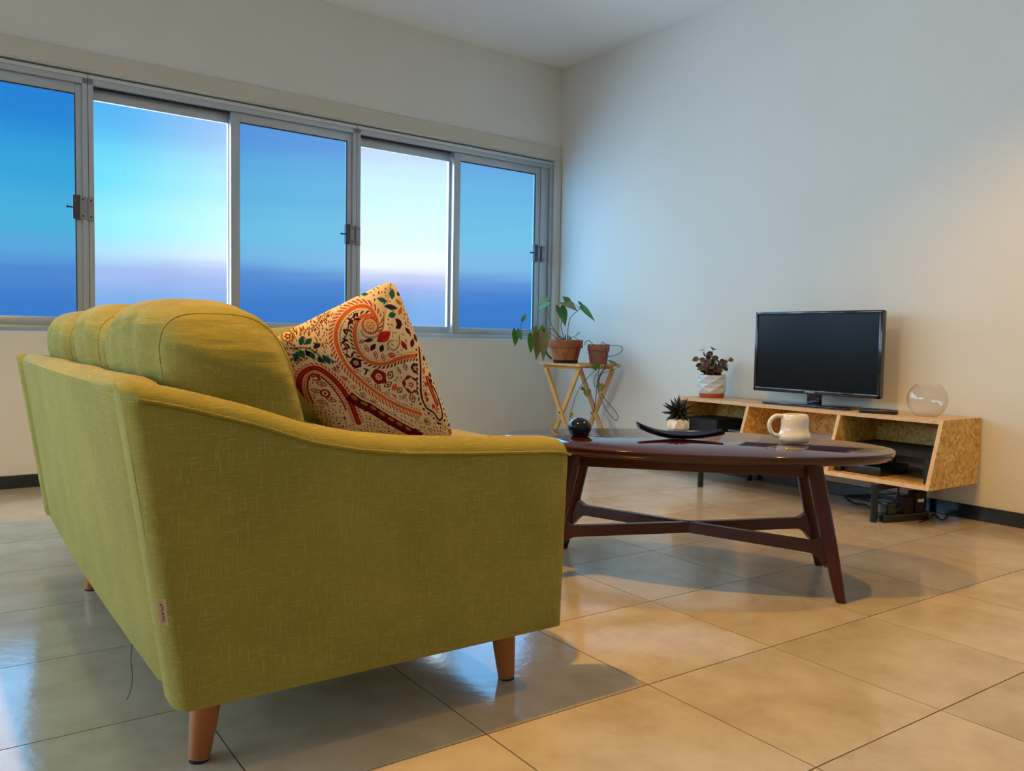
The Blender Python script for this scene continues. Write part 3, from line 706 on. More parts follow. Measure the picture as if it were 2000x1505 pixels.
def pillow_mesh(name, T_, L_, R_, B_, th, N_, pc, parent_mats, nrm_hint, edge_in=.0, cr=.0):
    T_, L_, R_, B_ = map(Vector, (T_, L_, R_, B_))
    nrm = (L_-T_).cross(R_-T_).normalized()
    if nrm.dot(nrm_hint) < 0: nrm = -nrm
    vs = []; uv = []
    for side in (1, -1):
        for i in range(N_+1):
            for j in range(N_+1):
                a, b = i/N_, j/N_          # a: T->L, b: T->R
                A, B2 = 2*a-1, 2*b-1
                # edges sag inwards between the corners
                sa = A*(1-edge_in*(1-B2*B2)); sb = B2*(1-edge_in*(1-A*A)); a2, b2 = (sa+1)/2, (sb+1)/2
                if cr:                     # blunt, slightly eared corners
                    k_ = max(abs(sa), abs(sb)); q_ = (abs(sa)**14+abs(sb)**14)**(1/14)
                    if q_ > 0: sa *= k_/q_; sb *= k_/q_; a2, b2 = (sa+1)/2, (sb+1)/2
                p = (T_*(1-a2)+L_*a2)*(1-b2)+(R_*(1-a2)+B_*a2)*b2
                h_ = th*((1-A**4)*(1-B2**4))**.55*(1-.15*(A*A+B2*B2))
                wr = .004*math.sin(7*A+3*B2)*(1-A*A)*(1-B2*B2)
                vs.append(p+nrm*(side*h_+wr)); uv.append((a2, b2))
    M_ = (N_+1)**2; fs = []
    for s in range(2):
        for i in range(N_):
            for j in range(N_):
                q = s*M_+i*(N_+1)+j; f = (q, q+1, q+N_+2, q+N_+1); fs.append(f if s == 0 else f[::-1])
    return MB().add(vs, fs), np.array(uv), M_
NP = 300
pT, pL, pR, pB = (.866, 1.705, .922), (.600, 1.795, .772), (1.012, 1.668, .558), (.775, 1.745, .518)
mb, uv, M_ = pillow_mesh('pillow', pT, pL, pR, pB, .060, NP, None, None, Vector((0, -1, 0)), 0, 1)
mt = bpy.data.materials.new('paisley_cloth'); mt.use_nodes = True; MATS['paisley_cloth'] = mt
_b = mt.node_tree.nodes['Principled BSDF']; _a = mt.node_tree.nodes.new('ShaderNodeVertexColor'); _a.layer_name = 'print'
mt.node_tree.links.new(_a.outputs[0], _b.inputs['Base Color']); _b.inputs['Roughness'].default_value = .9; _b.inputs['Specular IOR Level'].default_value = .15
_n = mt.node_tree.nodes.new('ShaderNodeTexNoise'); _n.inputs['Scale'].default_value = 500; _bp = mt.node_tree.nodes.new('ShaderNodeBump'); _bp.inputs['Strength'].default_value = .15; _bp.inputs['Distance'].default_value = .003
mt.node_tree.links.new(_n.outputs['Fac'], _bp.inputs['Height']); mt.node_tree.links.new(_bp.outputs[0], _b.inputs['Normal'])
pil = thing('throw_pillow', 'square paisley printed throw pillow standing on one corner behind the near sofa arm', 'pillow', (.86, 1.72, .54))
nf = NP*NP
front = MB(); front.v = mb.v[:M_]; front.f = mb.f[:nf]; front.m = [0]*nf
pf = obj('printed_cover', front, 'paisley_cloth', pil, 'all')
col = paint_print(np.array([(1225+(60-1225)*a+(1800-1225)*b, 70+(640-70)*a+(1400-70)*b) for a, b in uv[:M_]]))
ca_ = pf.data.color_attributes.new('print', 'FLOAT_COLOR', 'POINT')
ca_.data.foreach_set('color', np.concatenate([col, np.ones((M_, 1))], 1).astype(np.float32).ravel())
mbB, uvB, MBk = pillow_mesh('pillow', pT, pL, pR, pB, .060, 40, None, None, Vector((0, -1, 0)), 0, 1)
bk = MB(); bk.v = mbB.v[MBk:]; bk.f = [tuple(i-MBk for i in f) for f in mbB.f[1600:]]; bk.m = [0]*1600
obj('back_cover', bk, 'olive_cloth', pil, 'all', label='plain olive back cover')

mbG, _, _ = pillow_mesh('pillow', (.742, 2.29, .803), (.88, 2.33, .553), (.752, 1.90, .816), (.88, 1.87, .553), .052, 40, None, None, Vector((1, 0, 0)))
gp = obj('throw_pillow', mbG, 'green_linen', None, 'all', loc=(.85, 2.1, .54))
tag(gp, 'plain green throw pillow half hidden behind the paisley pillow', 'pillow')

# ------------------------------------------------------------------ coffee table
TC = Vector((2.132, 1.967)); TA = R(-47); TZ = .453
tab = thing('coffee_table', 'oval dark mahogany coffee table with crossed stretcher and four splayed legs', 'table', (TC.x, TC.y, 0), TA)
A_, B_ = .647, .352
top = MB()
pr_ = [(.90, .421), (.965, .424), (.992, .436), (.999, .443), (1.0, .448), (.997, .4515), (.990, .453)]
n = 96; vs = []; fs = []
for k, z in pr_:
    d = 1-k
    for j in range(n):
        t = 2*math.pi*j/n; vs.append(((A_-d*B_*1.0)*math.cos(t), (B_-d*B_)*math.sin(t), z))
for i in range(len(pr_)-1):
    for j in range(n): fs.append((i*n+j, i*n+(j+1) % n, (i+1)*n+(j+1) % n, (i+1)*n+j))
fs.append(tuple(range(n))[::-1]); fs.append(tuple((len(pr_)-1)*n+j for j in range(n)))
obj('tabletop', MB().add(vs, fs), 'mahogany_top', tab, 50, world=False)
LT, LF = (.375, .165), (.462, .220)
ap = MB()
for s in (-1, 1):
    ap.box((-.36, s*.150-.011, .372), (.36, s*.150+.011, .4215), .002)
    ap.box((s*.365-.011, -.150, .372), (s*.365+.011, .150, .4215), .002)
obj('apron', ap, 'mahogany', tab, 30, world=False)
for sx in (-1, 1):
    for sy in (-1, 1):
        vs = []; hh = [(.4215, 1.0), (.30, .98), (.17, .90), (.05, .70), (.006, .60), (0, .54)]
        for z, k in hh:
            t = 1-z/.4215; cx = sx*(LT[0]+(LF[0]-LT[0])*t); cy = sy*(LT[1]+(LF[1]-LT[1])*t)
            for j in range(12):
                a = 2*math.pi*j/12; ca, sa = math.cos(a), math.sin(a)
                vs.append((cx+math.copysign(abs(ca)**.7, ca)*.026*k, cy+math.copysign(abs(sa)**.7, sa)*.022*k, z))
        fs = [(i*12+j, i*12+(j+1) % 12, (i+1)*12+(j+1) % 12, (i+1)*12+j) for i in range(len(hh)-1) for j in range(12)]
        fs += [tuple(range(12))[::-1], tuple((len(hh)-1)*12+j for j in range(12))]
        obj('leg', MB().add(vs, fs), 'mahogany', tab, 50, world=False)
for sy in (-1, 1):
    # flat bar from leg to leg with flared, curved ends
    zc_ = .158; t = 1-zc_/.4215; ex = LT[0]+(LF[0]-LT[0])*t; ey = LT[1]+(LF[1]-LT[1])*t; Ls = math.hypot(ex, ey)-.010
    up = []; hb = .0185
    for k in range(41):
        s = -1+2*k/40; x = s*Ls; e = Ls-abs(x); fl_ = .040*max(0, 1-e/.055)**2
        up.append((x, hb+fl_))
    poly = [(x, zc_+z) for x, z in up]+[(x, zc_-z) for x, z in reversed(up)]
    mb = MB(); off = .0 
    mb.prism(poly, 'y', -.011, .011, bev=0)
    rot = Matrix.Rotation(math.atan2(sy*ey, ex), 4, 'Z')
    mb.v = [rot @ v for v in mb.v]
    obj('stretcher', mb, 'mahogany', tab, 30, world=False)

# on the table
def tpt(px, py): return onz(px, py, TZ+.0005)
p = tpt(1132, 851); rad = .041
pro = [(.026, 0), (.034, .003)]+[(rad*math.cos(a), .030+rad*math.sin(a)*.86) for a in np.linspace(-.62, 1.50, 16)]+[(.0005, .030+rad*.86)]
bl = obj('glass_paperweight', MB().lathe(pro, p, 28), 'navy_glass', None, 'all', loc=p)
tag(bl, 'dark blue glass ball paperweight at the far left of the coffee table', 'paperweight')
# boat shaped navy dish
p = tpt(1328, 856); dish = MB(); vs = []; fs = []; nu, nv = 30, 10
def dishp(u, v, th):
    x = -.150+.300*u; wdt = .058*(math.sin(math.pi*(.10+.80*u**.85)))**.6
    lift = .036*max(0, (.45-u)/.45)**2.0+.016*max(0, (u-.62)/.38)**1.5
    z = .004+lift+.015*v*v
    if th: z -= .004
    return Vector((x, v*wdt, max(z, 0)))
for th in (0, 1):
    for i in range(nu+1):
        for j in range(nv+1): vs.append(dishp(i/nu, -1+2*j/nv, th))
K = (nu+1)*(nv+1)
for i in range(nu):
    for j in range(nv):
        q = i*(nv+1)+j; fs.append((q, q+1, q+nv+2, q+nv+1)); fs.append((K+q+nv+1, K+q+nv+2, K+q+1, K+q))
for i in range(nu):
    for j in (0, nv):
        q = i*(nv+1)+j; fs.append((q, q+nv+1, K+q+nv+1, K+q))
for j in range(nv):
    for i in (0, nu):
        q = i*(nv+1)+j; fs.append((q, q+1, K+q+1, K+q))
dh = obj('boat_dish', dish.add(vs, fs), 'navy_dish', None, 60, world=False); dh.location = p; dh.rotation_euler = (0, 0, R(-37))
tag(dh, 'long dark blue ceramic dish with an upturned tip lying on the coffee table', 'dish')
# black paper star on a white faceted pot
p = onz(1324, 845, TZ+.0005)
st_ = thing('star_planter', 'white faceted pot holding a black many pointed star on the coffee table', 'ornament', p)
pot = MB(); vs = []; fs = []
for k, (r_, z, ph) in enumerate(((.030, 0, 0), (.042, .018, .5), (.040, .040, 0))):
    for j in range(8):
        a = 2*math.pi*(j+ph)/8; vs.append((r_*math.cos(a), r_*math.sin(a), z+(.012 if k == 2 and j % 2 else 0)))
for k in range(2):
    for j in range(8):
        a, b = k*8+j, k*8+(j+1) % 8; c, d = (k+1)*8+j, (k+1)*8+(j+1) % 8
        if k == 0: fs += [(a, b, c), (b, d, c)]
        else: fs += [(a, b, d), (a, d, c)]
fs.append(tuple(range(8))[::-1]); fs.append(tuple(16+j for j in range(8)))
obj('pot', MB().add(vs, fs), 'white_ceramic', st_, world=False)
sb = bmesh.new(); bmesh.ops.create_icosphere(sb, subdivisions=1, radius=.026); sb.faces.ensure_lookup_table()
body = MB().bm(sb)
cz = Vector((0, 0, .074))
body.v = [v+cz for v in body.v]; stb = obj('star_core', body, 'black_paper', st_, world=False)
sb = bmesh.new(); bmesh.ops.create_icosphere(sb, subdivisions=2, radius=.026)
dirs = [v.co.normalized() for v in sb.verts]; sb.free()
rr = random.Random(3)
for d in dirs:
    if d.z < -.72: continue
    a = d.orthogonal().normalized(); b = d.cross(a); L_ = .066*rr.uniform(.84, 1.08)
    if d.z < -.2: L_ *= .85
    vs = [cz+d*.020+(a*math.cos(t)+b*math.sin(t))*.0105 for t in (0, 1.571, 3.142, 4.712)]+[cz+d*L_]
    obj('star_point', MB().add(vs, [(0, 1, 4), (1, 2, 4), (2, 3, 4), (3, 0, 4), (3, 2, 1, 0)]), 'black_paper', st_, world=False)
# white mug
p = tpt(1551, 864)
mug = thing('mug', 'white ceramic mug with a bulging base and round handle on the coffee table', 'mug', p, R(-35))
pro = [(.030, 0), (.044, .002), (.053, .012), (.054, .024), (.050, .034), (.0465, .042), (.045, .060), (.0455, .080), (.043, .092), (.0395, .0975), (.0375, .097), (.0375, .085), (.039, .06), (.039, .012), (.0005, .010)]
obj('body', MB().lathe(pro, (0, 0, 0), 40, cap1=False), 'white_ceramic', mug, 60, world=False)
hp = smoothpath([(-.044, 0, .090), (-.066, 0, .090), (-.084, 0, .072), (-.085, 0, .048), (-.072, 0, .028), (-.048, 0, .022)], 6)
obj('handle', MB().tube(hp, .0075, 10), 'white_ceramic', mug, 'all', world=False)

# ------------------------------------------------------------------ tv bench of strand board
BY0, BY1 = 1.869, 3.425; ZT, ZL = .470, .172; XT, XB, XK = 3.593, 3.493, XW-.014; TH = .018
bench = thing('tv_bench', 'low strand board tv bench with slanted front, open bays and black metal legs', 'tv bench', (3.72, 2.65, 0))
def frontx(z): return XB+(XT-XB)*(z-ZL)/(ZT-ZL)
def panel(name, poly, axis, a, b, mats, parent):
    """board whose front facing faces get the pale edge material"""
    mb = MB().prism(poly, axis, a, b)
    o = obj(name, mb, mats, parent)
    for pl in o.data.polygons:
        if len(mats) > 1 and pl.normal.x < -.75: pl.material_index = 1
    return o
panel('top_board', [(XT, ZT-TH), (XK, ZT-TH), (XK, ZT), (XT, ZT)], 'y', BY0, BY1, ['osb_top', 'edge_ply'], bench)
panel('bottom_board', [(XB, ZL), (XK, ZL), (XK, ZL+TH), (frontx(ZL+TH), ZL+TH)], 'y', BY0, BY1, ['osb', 'edge_ply'], bench)
def upright(name, y):
    z0, z1 = ZL+TH, ZT-TH
    panel(name, [(frontx(z0), z0), (XK, z0), (XK, z1), (frontx(z1), z1)], 'y', y, y+TH, ['osb', 'edge_ply'], bench)
# end boards run the full height
for y in (BY0-TH+.018, BY1-.018):
    panel('end_board', [(XB-.001, ZL-.0005), (XK, ZL-.0005), (XK, ZT+.0005), (XT-.001, ZT+.0005)], 'y', y-.0006 if y < 2 else y+.0006, y+TH-.0006 if y < 2 else y+TH+.0006, ['osb', 'edge_ply'], bench)
upright('divider', 2.362); upright('divider', 2.907)
obj('back_board', MB().box((XK-.012, BY0+.02, .315), (XK-.0005, BY1-.02, ZT-TH-.0005)), 'osb', bench)
for y in (2.095, 3.118):
    fr_ = MB().box((3.47, y-.014, ZL-.030), (3.875, y+.014, ZL-.0005), .002)
    fo = obj('leg_bar', fr_, 'dark_metal', bench, 30)
    for x in (3.462, 3.868):
        obj('leg', MB().lathe([(.0145, .0), (.0155, .004), (.0155, ZL-.0005)], (x, y, 0), 20), 'dark_metal', bench, 40)
# black riser in the right bay
ry0, ry1 = BY0+.022, 2.355
rs = thing('shelf_riser', 'black bench shaped riser standing in the right bay of the tv bench', 'riser', (3.72, 2.1, ZL+TH))
zb = ZL+TH+.0005
obj('riser_top', MB().box((3.548, ry0, .300), (3.88, ry1, .322), .002), 'matte_black', rs)
obj('side_panel', MB().box((3.545, ry0, zb), (3.88, ry0+.030, .2995), .002), 'dark_metal', rs)
obj('side_panel', MB().box((3.545, ry1-.03, zb), (3.88, ry1, .2995), .002), 'dark_metal', rs)
tag(obj('set_top_box', MB().box((3.56, 2.13, zb), (3.80, 2.315, zb+.042), .004), 'black_plastic', None, 30, loc=(3.66, 2.25, zb)), 'flat black set-top box on the bottom board under the riser', 'media box')
tag(obj('speaker_box', MB().box((3.63, 3.16, zb), (3.86, 3.395, zb+.165), .006), 'matte_black', None, 30, loc=(3.74, 3.28, zb)), 'black box in the left bay of the tv bench', 'speaker')
tag(obj('media_player', MB().box((3.60, 2.945, zb), (3.72, 3.06, zb+.125), .006), 'black_plastic', None, 30, loc=(3.66, 3.0, zb)), 'small black box beside the left divider of the tv bench', 'media box')

# television
tvx, tvy = 3.735, 2.622
tv = thing('television', 'black flat screen television standing on the tv bench', 'television', (tvx, tvy, ZT), R(1.5))
W_ = .366; z0, z1 = .062, .489
obj('casing', MB().box((0, -W_, z0), (.028, W_, z1), .006).box((.026, -.26, z0+.05), (.055, .26, z1-.07), .012), 'bezel', tv, 40, world=False)
bz = MB(); bw = .017
bz.box((-.008, -W_, z0), (.004, W_, z0+.022), .003).box((-.008, -W_, z1-bw), (.004, W_, z1), .003)
bz.box((-.008, -W_, z0), (.004, -W_+bw, z1), .003).box((-.008, W_-bw, z0), (.004, W_, z1), .003)
bzo = obj('bezel', bz, 'bezel', tv, 40, world=False)
obj('screen', MB().box((-.004, -W_+bw, z0+.021), (.002, W_-bw, z1-bw)), 'screen', tv, world=False)
cu = bpy.data.curves.new('logo', 'FONT'); cu.body = 'SAMSUNG'; cu.size = .0125; cu.extrude = .0004; cu.align_x = 'CENTER'; cu.align_y = 'CENTER'
tmp = bpy.data.objects.new('logo_tmp', cu); COL.objects.link(tmp); bpy.context.view_layer.update()
me = bpy.data.meshes.new_from_object(tmp); bpy.data.objects.remove(tmp); bpy.data.curves.remove(cu)
me.materials.clear(); me.materials.append(MATS['logo'])
lg = bpy.data.objects.new('logo', me); COL.objects.link(lg); lg.parent = bzo
# text plane: x of the text runs to -y, normal to -x
lg.matrix_local = Matrix(((0, 0, -1, -.0086), (-1, 0, 0, .015), (0, 1, 0, z0+.011), (0, 0, 0, 1)))
lg.scale = (1, 1, 1)
obj('neck', MB().box((.0, -.036, .012), (.030, .036, .10), .004), 'bezel', tv, 40, world=False)
obj('stand_base', MB().prism([(-.088, -.245), (-.070, -.255), (.085, -.225), (.085, .225), (-.070, .255), (-.088, .245)], 'z', .001, .013, bev=.003), 'bezel', tv, 40, world=False)
# remote
rp = onx(1716, 800, 3.655); rp.z = ZT+.0005
rm = thing('remote_control', 'black remote control lying on the tv bench beside the television', 'remote', rp, R(-72))
obj('body', MB().box((-.085, -.023, 0), (.085, .023, .021), .008, seg=3), 'black_plastic', rm, 40, world=False)
bt = MB()
for k in range(8):
    for j in range(3): bt.box((-.07+k*.016, -.014+j*.011, .0205), (-.062+k*.016, -.008+j*.011, .0222), .001)
obj('button', bt, 'dark_metal', rm, world=False)['kind'] = 'stuff'
# fish bowl
bp_ = onx(1810, 803, 3.74); bp_.z = ZT+.0005
pro = []
R_ = .086
for a in np.linspace(-1.05, .93, 26): pro.append((R_*math.cos(a), .0745+R_*math.sin(a)))
pro = [(.001, .0)]+[(.040, .0)]+pro; pin = [(r_-.0022, z+.001) for r_, z in reversed(pro[2:])]+[(.038, .004), (.001, .004)]
fbw = obj('fish_bowl', MB().lathe(pro+[(pro[-1][0]+.002, pro[-1][1]+.002), (pro[-1][0]-.001, pro[-1][1]+.003)]+pin, bp_, 48, cap0=False, cap1=False), 'bowl_glass', None, 'all', loc=bp_)
tag(fbw, 'empty clear glass fish bowl at the right end of the tv bench', 'bowl')

# faceted pot with burgundy succulent
pp = onx(1390, 772, 3.745); pp.z = ZT+.0005
sp = thing('potted_succulent', 'burgundy leaved plant in a pale faceted pot with red saucer on the tv bench', 'plant', pp)
obj('saucer', MB().lathe([(.066, 0), (.070, .004), (.073, .024), (.069, .025), (.066, .008), (.001, .008)], (0, 0, 0), 32, cap1=False), 'saucer_red', sp, 40, world=False)
vs = []; fs = []; nn_ = 6; rows = 6     # stacked twisted hexagons: rows of triangular facets
for k in range(rows):
    for j in range(nn_):
        a = 2*math.pi*(j+(.5 if k % 2 else 0))/nn_
        r_ = (.060, .080, .082, .083, .083, .081)[k]
        vs.append((r_*math.cos(a), r_*math.sin(a), .0085+k*.0245))
for k in range(rows-1):
    for j in range(nn_):
        a, b = k*nn_+j, k*nn_+(j+1) % nn_; c, d = (k+1)*nn_+j, (k+1)*nn_+(j+1) % nn_
        if k % 2 == 0: fs += [(a, b, c), (b, d, c)]
        else: fs += [(a, b, d), (a, d, c)]
fs.append(tuple(range(nn_))[::-1])
po = obj('pot', MB().add(vs, fs), 'pot_white', sp, world=False)
obj('soil', MB().lathe([(.001, .118), (.060, .118), (.060, .122), (.001, .124)], (0, 0, 0), 20, cap0=False, cap1=False), 'soil', sp, world=False)
def leaf_mesh(Ln, Wd, kind='oval', fold=.25, curl=.2):
    """rows along the midrib; heart = arrowhead leaf with two lobes behind the stalk"""
    if kind == 'heart': rows = [(-.20, .50, .0), (-.08, .86, .0), (.08, 1.0, .06), (.26, .98, .26), (.46, .80, .46), (.66, .54, .66), (.84, .26, .84), (1, 0, 1)]
    else: rows = [(0, .12, 0), (.12, .62, .12), (.30, .95, .30), (.50, 1, .50), (.70, .82, .70), (.88, .45, .88), (1, 0, 1)]
    vs = []; fs = []
    for xe, w_, xm in rows:
        w_ *= Wd; z = -curl*Ln*xm*xm
        vs += [(xe*Ln, -w_, z+w_*fold), (xe*Ln*.5+xm*Ln*.5, -w_*.5, z+w_*fold*.55), (xm*Ln, 0, z), (xe*Ln*.5+xm*Ln*.5, w_*.5, z+w_*fold*.55), (xe*Ln, w_, z+w_*fold)]
    for i in range(len(rows)-1):
        for j in range(4): fs.append((i*5+j, i*5+j+1, i*5+j+6, i*5+j+5))
    return vs, fs
def place_leaf(name, base, direc, roll, Ln, Wd, m_, parent, kind='oval', fold=.25, curl=.2, world=True, th=.0007, face=None):
    """roll turns the blade about its midrib, starting from facing up, or from facing the direction 'face'"""
    d = Vector(direc).normalized(); up = Vector(face).normalized() if face else Vector((0, 0, 1))
    if abs(d.dot(up)) > .95: up = Vector((1, 0, .2))
    s = d.cross(up).normalized(); u_ = s.cross(d).normalized()
    c, s2 = math.cos(roll), math.sin(roll); s_, u2 = s*c+u_*s2, u_*c-s*s2
    vs, fs = leaf_mesh(Ln, Wd, kind, fold, curl)
    V = [Vector(base)+d*v[0]+s_*v[1]+u2*v[2] for v in vs]; k = len(V)
    V += [v-u2*th for v in V]; F = fs+[tuple(i+k for i in reversed(f)) for f in fs]
    return obj(name, MB().add(V, F), m_, parent, 'all', world=world)
rr = random.Random(12)
for k in range(17):
    a = k*2.4+.4; r0 = rr.uniform(.004, .036); hgt = rr.uniform(.035, .115)
    if k in (3, 8): hgt = .155
    b0 = Vector((r0*math.cos(a), r0*math.sin(a), .122)); b1 = b0+Vector((math.cos(a)*hgt*.55, math.sin(a)*hgt*.55, hgt))
    so_ = obj('stem', MB().tube(smoothpath([b0, (b0+b1)/2+Vector((rr.uniform(-.01, .01), rr.uniform(-.01, .01), .006)), b1], 4), .0018, 6), 'stem_pale' if k % 3 == 0 else 'stem', sp, 'all', world=False)
    for q in range(5 if hgt < .15 else 4):
        t = 1-q*.17; c = b0.lerp(b1, max(t, .1)); an = a+q*2.2+rr.uniform(-.5, .5)
        mname = 'leaf_burgundy' if rr.random() < .72 else 'leaf_olive'
        place_leaf('leaf', c, (math.cos(an), math.sin(an), rr.uniform(-.5, .6)), rr.uniform(-.7, .7), rr.uniform(.030, .042), rr.uniform(.014, .019), mname, so_, 'oval', .2, .2, world=False, face=(-.5, -.75, .35))

# ------------------------------------------------------------------ power strip and cables under the bench
zf = .0005
def fpt(x, y, z=.006): return onz(x, y, z)
ps = thing('power_strip', 'black power strip with adapters on the floor under the tv bench', 'power strip', (3.66, 1.99, 0))
d1, d2 = fpt(1722, 1016), fpt(1802, 1010); c = (d1+d2)/2; an = math.atan2(d2.y-d1.y, d2.x-d1.x)
def orient(mb, c, an): return xf(mb, Matrix.Translation(c) @ Matrix.Rotation(an, 4, 'Z'))
c.z = 0
obj('strip_body', orient(MB().box((-.13, -.028, .0005), (.13, .028, .036), .006), c, an), 'black_plastic', ps, 40)
for k, (x, hh, ww) in enumerate(((-.085, .050, .045), (.01, .075, .055), (.075, .095, .052))):
    obj('adapter', orient(MB().box((x-ww/2, -.026, .0365), (x+ww/2, .026, .036+hh), .006), c, an), 'matte_black' if k else 'black_plastic', ps, 40)
obj('pale_label', orient(MB().box((.06, -.0268, .085), (.095, -.0262, .098)), c, an), 'clear_plastic', ps)
cb = thing('cable', 'black power cable looping across the floor to the left under the tv bench', 'cable', (3.6, 2.2, 0))
pts = [(3.80, 2.30, .171), (3.79, 2.30, .10), (3.77, 2.29, .045)]+[tuple(fpt(x, y, .005)) for x, y in ((1652, 968), (1668, 982), (1690, 985), (1706, 996), (1722, 1006))]
obj('cord', MB().tube(smoothpath(pts, 7), .0038, 8), 'cable', cb, 'all')
cb2 = thing('cable', 'thin black cable trailing from the power strip to the baseboard on the right', 'cable', (3.8, 1.9, 0))
pts = [tuple(fpt(x, y, .005)) for x, y in ((1795, 1019), (1812, 1014), (1825, 1004), (1838, 1014), (1848, 1010), (1851, 1003))]
obj('cord', MB().tube(smoothpath(pts, 8), .0030, 8), 'cable', cb2, 'all')
cb3 = thing('cable', 'short black cable hanging from the riser through the bottom of the tv bench', 'cable', (3.74, 2.03, .2))
pts = [(3.90, 2.28, .31), (3.89, 2.22, .26), (3.865, 2.16, .22), (3.885, 2.13, .195)]
o = onx(1748, 893, 3.89); o2 = onx(1747, 905, 3.89); o3 = onx(1752, 917, 3.89)
obj('cord', MB().tube(smoothpath([(o.x, o.y, .318), o, o2, o3, (o3.x, o3.y, .1925)], 6), .0045, 8), 'cable', cb3, 'all')
o = onx(1756, 947, 3.70); o2 = onx(1753, 972, 3.69); o3 = onx(1745, 990, 3.66); o.z = ZL-.001
obj('cord', MB().tube(smoothpath([o, o2, o3, (c.x-.05, c.y+.01, .09)], 6), .0042, 8), 'cable', ps, 'all')
pts = []
for k in range(26):
    a = k*.62; pts.append((c.x-.045+.055*math.cos(a)*(1-.02*k), c.y+.02+.040*math.sin(a), .048+.0012*k+.010*math.sin(a*1.7)))
obj('cord', MB().tube(smoothpath(pts, 4), .0032, 6), 'cable', ps, 'all')

# ------------------------------------------------------------------ folding tray table with pots
TX, TY, TXL, TYL, TTZ = 3.478, 4.190, .352, .455, .632
tr = thing('tray_table', 'small folding pine tray table with crossed legs in the corner', 'table', (TX+TXL/2, TY+TYL/2, 0))
for k in range(4):
    y0 = TY+.0+k*TYL/4
    obj('top_slat', MB().box((TX, y0+.0008, TTZ-.016), (TX+TXL, y0+TYL/4-.0008, TTZ), .002), 'pine', tr, 30)
for x in (TX+.03, TX+TXL-.055):
    obj('top_rail', MB().box((x, TY+.03, TTZ-.036), (x+.024, TY+TYL-.03, TTZ-.0163), .002), 'pine', tr, 30)
def slat(p0, p1, wx, wy, name='leg'):
    p0, p1 = Vector(p0), Vector(p1); vs = []
    for p in (p0, p1):
        for dx, dy in ((-1, -1), (1, -1), (1, 1), (-1, 1)): vs.append(p+Vector((dx*wx/2, dy*wy/2, 0)))
    return obj(name, MB().add(vs, [(0, 1, 2, 3), (7, 6, 5, 4), (0, 1, 5, 4), (1, 2, 6, 5), (2, 3, 7, 6), (3, 0, 4, 7)]), 'pine', tr)
zt = TTZ-.0365
for x, dx in ((TX+.022, -1), (TX+TXL-.030, 1)):
    slat((x, TY+.035, 0), (x, TY+TYL-.065, zt), .016, .036)
    slat((x+.0165, TY+TYL-.065, 0), (x+.0165, TY+.055, zt), .016, .036)
    obj('pivot', MB().tube([(x-.011, TY+TYL/2-.010, .30), (x+.027, TY+TYL/2-.010, .30)], .006, 10), 'dark_metal', tr)
obj('cross_rail', MB().box((TX+.031, TY+.06, .10), (TX+TXL-.039, TY+.08, .125), .002), 'pine', tr)
obj('cross_rail', MB().box((TX+.048, TY+TYL-.11, .10), (TX+TXL-.022, TY+TYL-.09, .125), .002), 'pine', tr)

# large terracotta pot with arrowhead plant
g1 = Vector((3.555, 4.435, TTZ+.0005))
pl = thing('potted_plant', 'large weathered terracotta pot with a trailing arrowhead plant on the tray table', 'plant', g1)
def terracotta(parent, rb, rt, hh, lip, m_, base=None):
    pro = [(rb*.94, 0), (rb, .003), (rb+(rt-rb)*.62, hh*.64), (rt*.97, hh*.66), (rt*1.0, hh*.69), (rt, hh-.004), (rt-.004, hh), (rt-.012, hh-.001), (rt-.015, hh*.86), (.001, hh*.84)]
    return obj('pot', MB().lathe(pro, (0, 0, 0), 40, cap1=False), m_, parent, 40, world=False)
terracotta(pl, .078, .116, .158, 0, 'terracotta')
obj('pot_foot', MB().lathe([(.080, -.0004), (.083, .004), (.0845, .022), (.082, .0225)], (0, 0, 0), 36, cap1=False), 'soil', pl, 40, world=False, label='dark foot of the pot')  # darker ring around the bottom of the pot
obj('soil', MB().lathe([(.001, .140), (.100, .136), (.103, .130)], (0, 0, 0), 24, cap0=False, cap1=False), 'soil', pl, world=False)
GX = 3.55
def gp_(px, py, X=GX): return onx(px, py, X)
G0 = g1+Vector((0, 0, .138))
def vine(parent, pts, r_, m_='stem'):
    return obj('stem', MB().tube(smoothpath(pts, 6), r_, 6), m_, parent, 'all')
# px, py of leaf base and tip, half width, material
def pxleaf(parent, bx, by, tx, ty, X, wd, m_, kind='heart', roll=0, dX=0, fold=.22, curl=.12):
    b = onx(bx, by, X); t = onx(tx, ty, X+dX)
    return place_leaf('leaf', b, t-b, (roll-.9)*.9, (t-b).length, wd, m_, parent, kind, fold, curl, face=(-.5, -.75, .42))
s = vine(pl, [G0+Vector((-.01, 0, 0)), gp_(1080, 640, 3.54), gp_(1070, 610, 3.54), gp_(1062, 594, 3.54)], .0022, 'stem')
pxleaf(s, 1070, 589, 1046, 602, 3.54, .034, 'leaf_green', roll=.9, dX=-.03); pxleaf(s, 1064, 592, 1072, 587, 3.54, .012, 'leaf_green', 'oval')
s = vine(pl, [G0, gp_(1096, 640, 3.55), gp_(1098, 620, 3.55), gp_(1101, 605, 3.55)], .0024)
pxleaf(s, 1094, 601, 1106, 634, 3.53, .040, 'leaf_green', roll=1.25, dX=-.02)
s = vine(pl, [G0+Vector((.01, 0, 0)), gp_(1112, 625, 3.57), gp_(1128, 607, 3.58), gp_(1138, 600, 3.58)], .0024)
pxleaf(s, 1138, 600, 1161, 624, 3.58, .020, 'leaf_green', roll=.7, dX=-.02); pxleaf(s, 1138, 600, 1130, 586, 3.58, .013, 'leaf_green', 'oval', roll=.5)
s2 = vine(pl, [gp_(1132, 604, 3.58), gp_(1127, 597, 3.575), gp_(1118, 590, 3.57)], .0018)
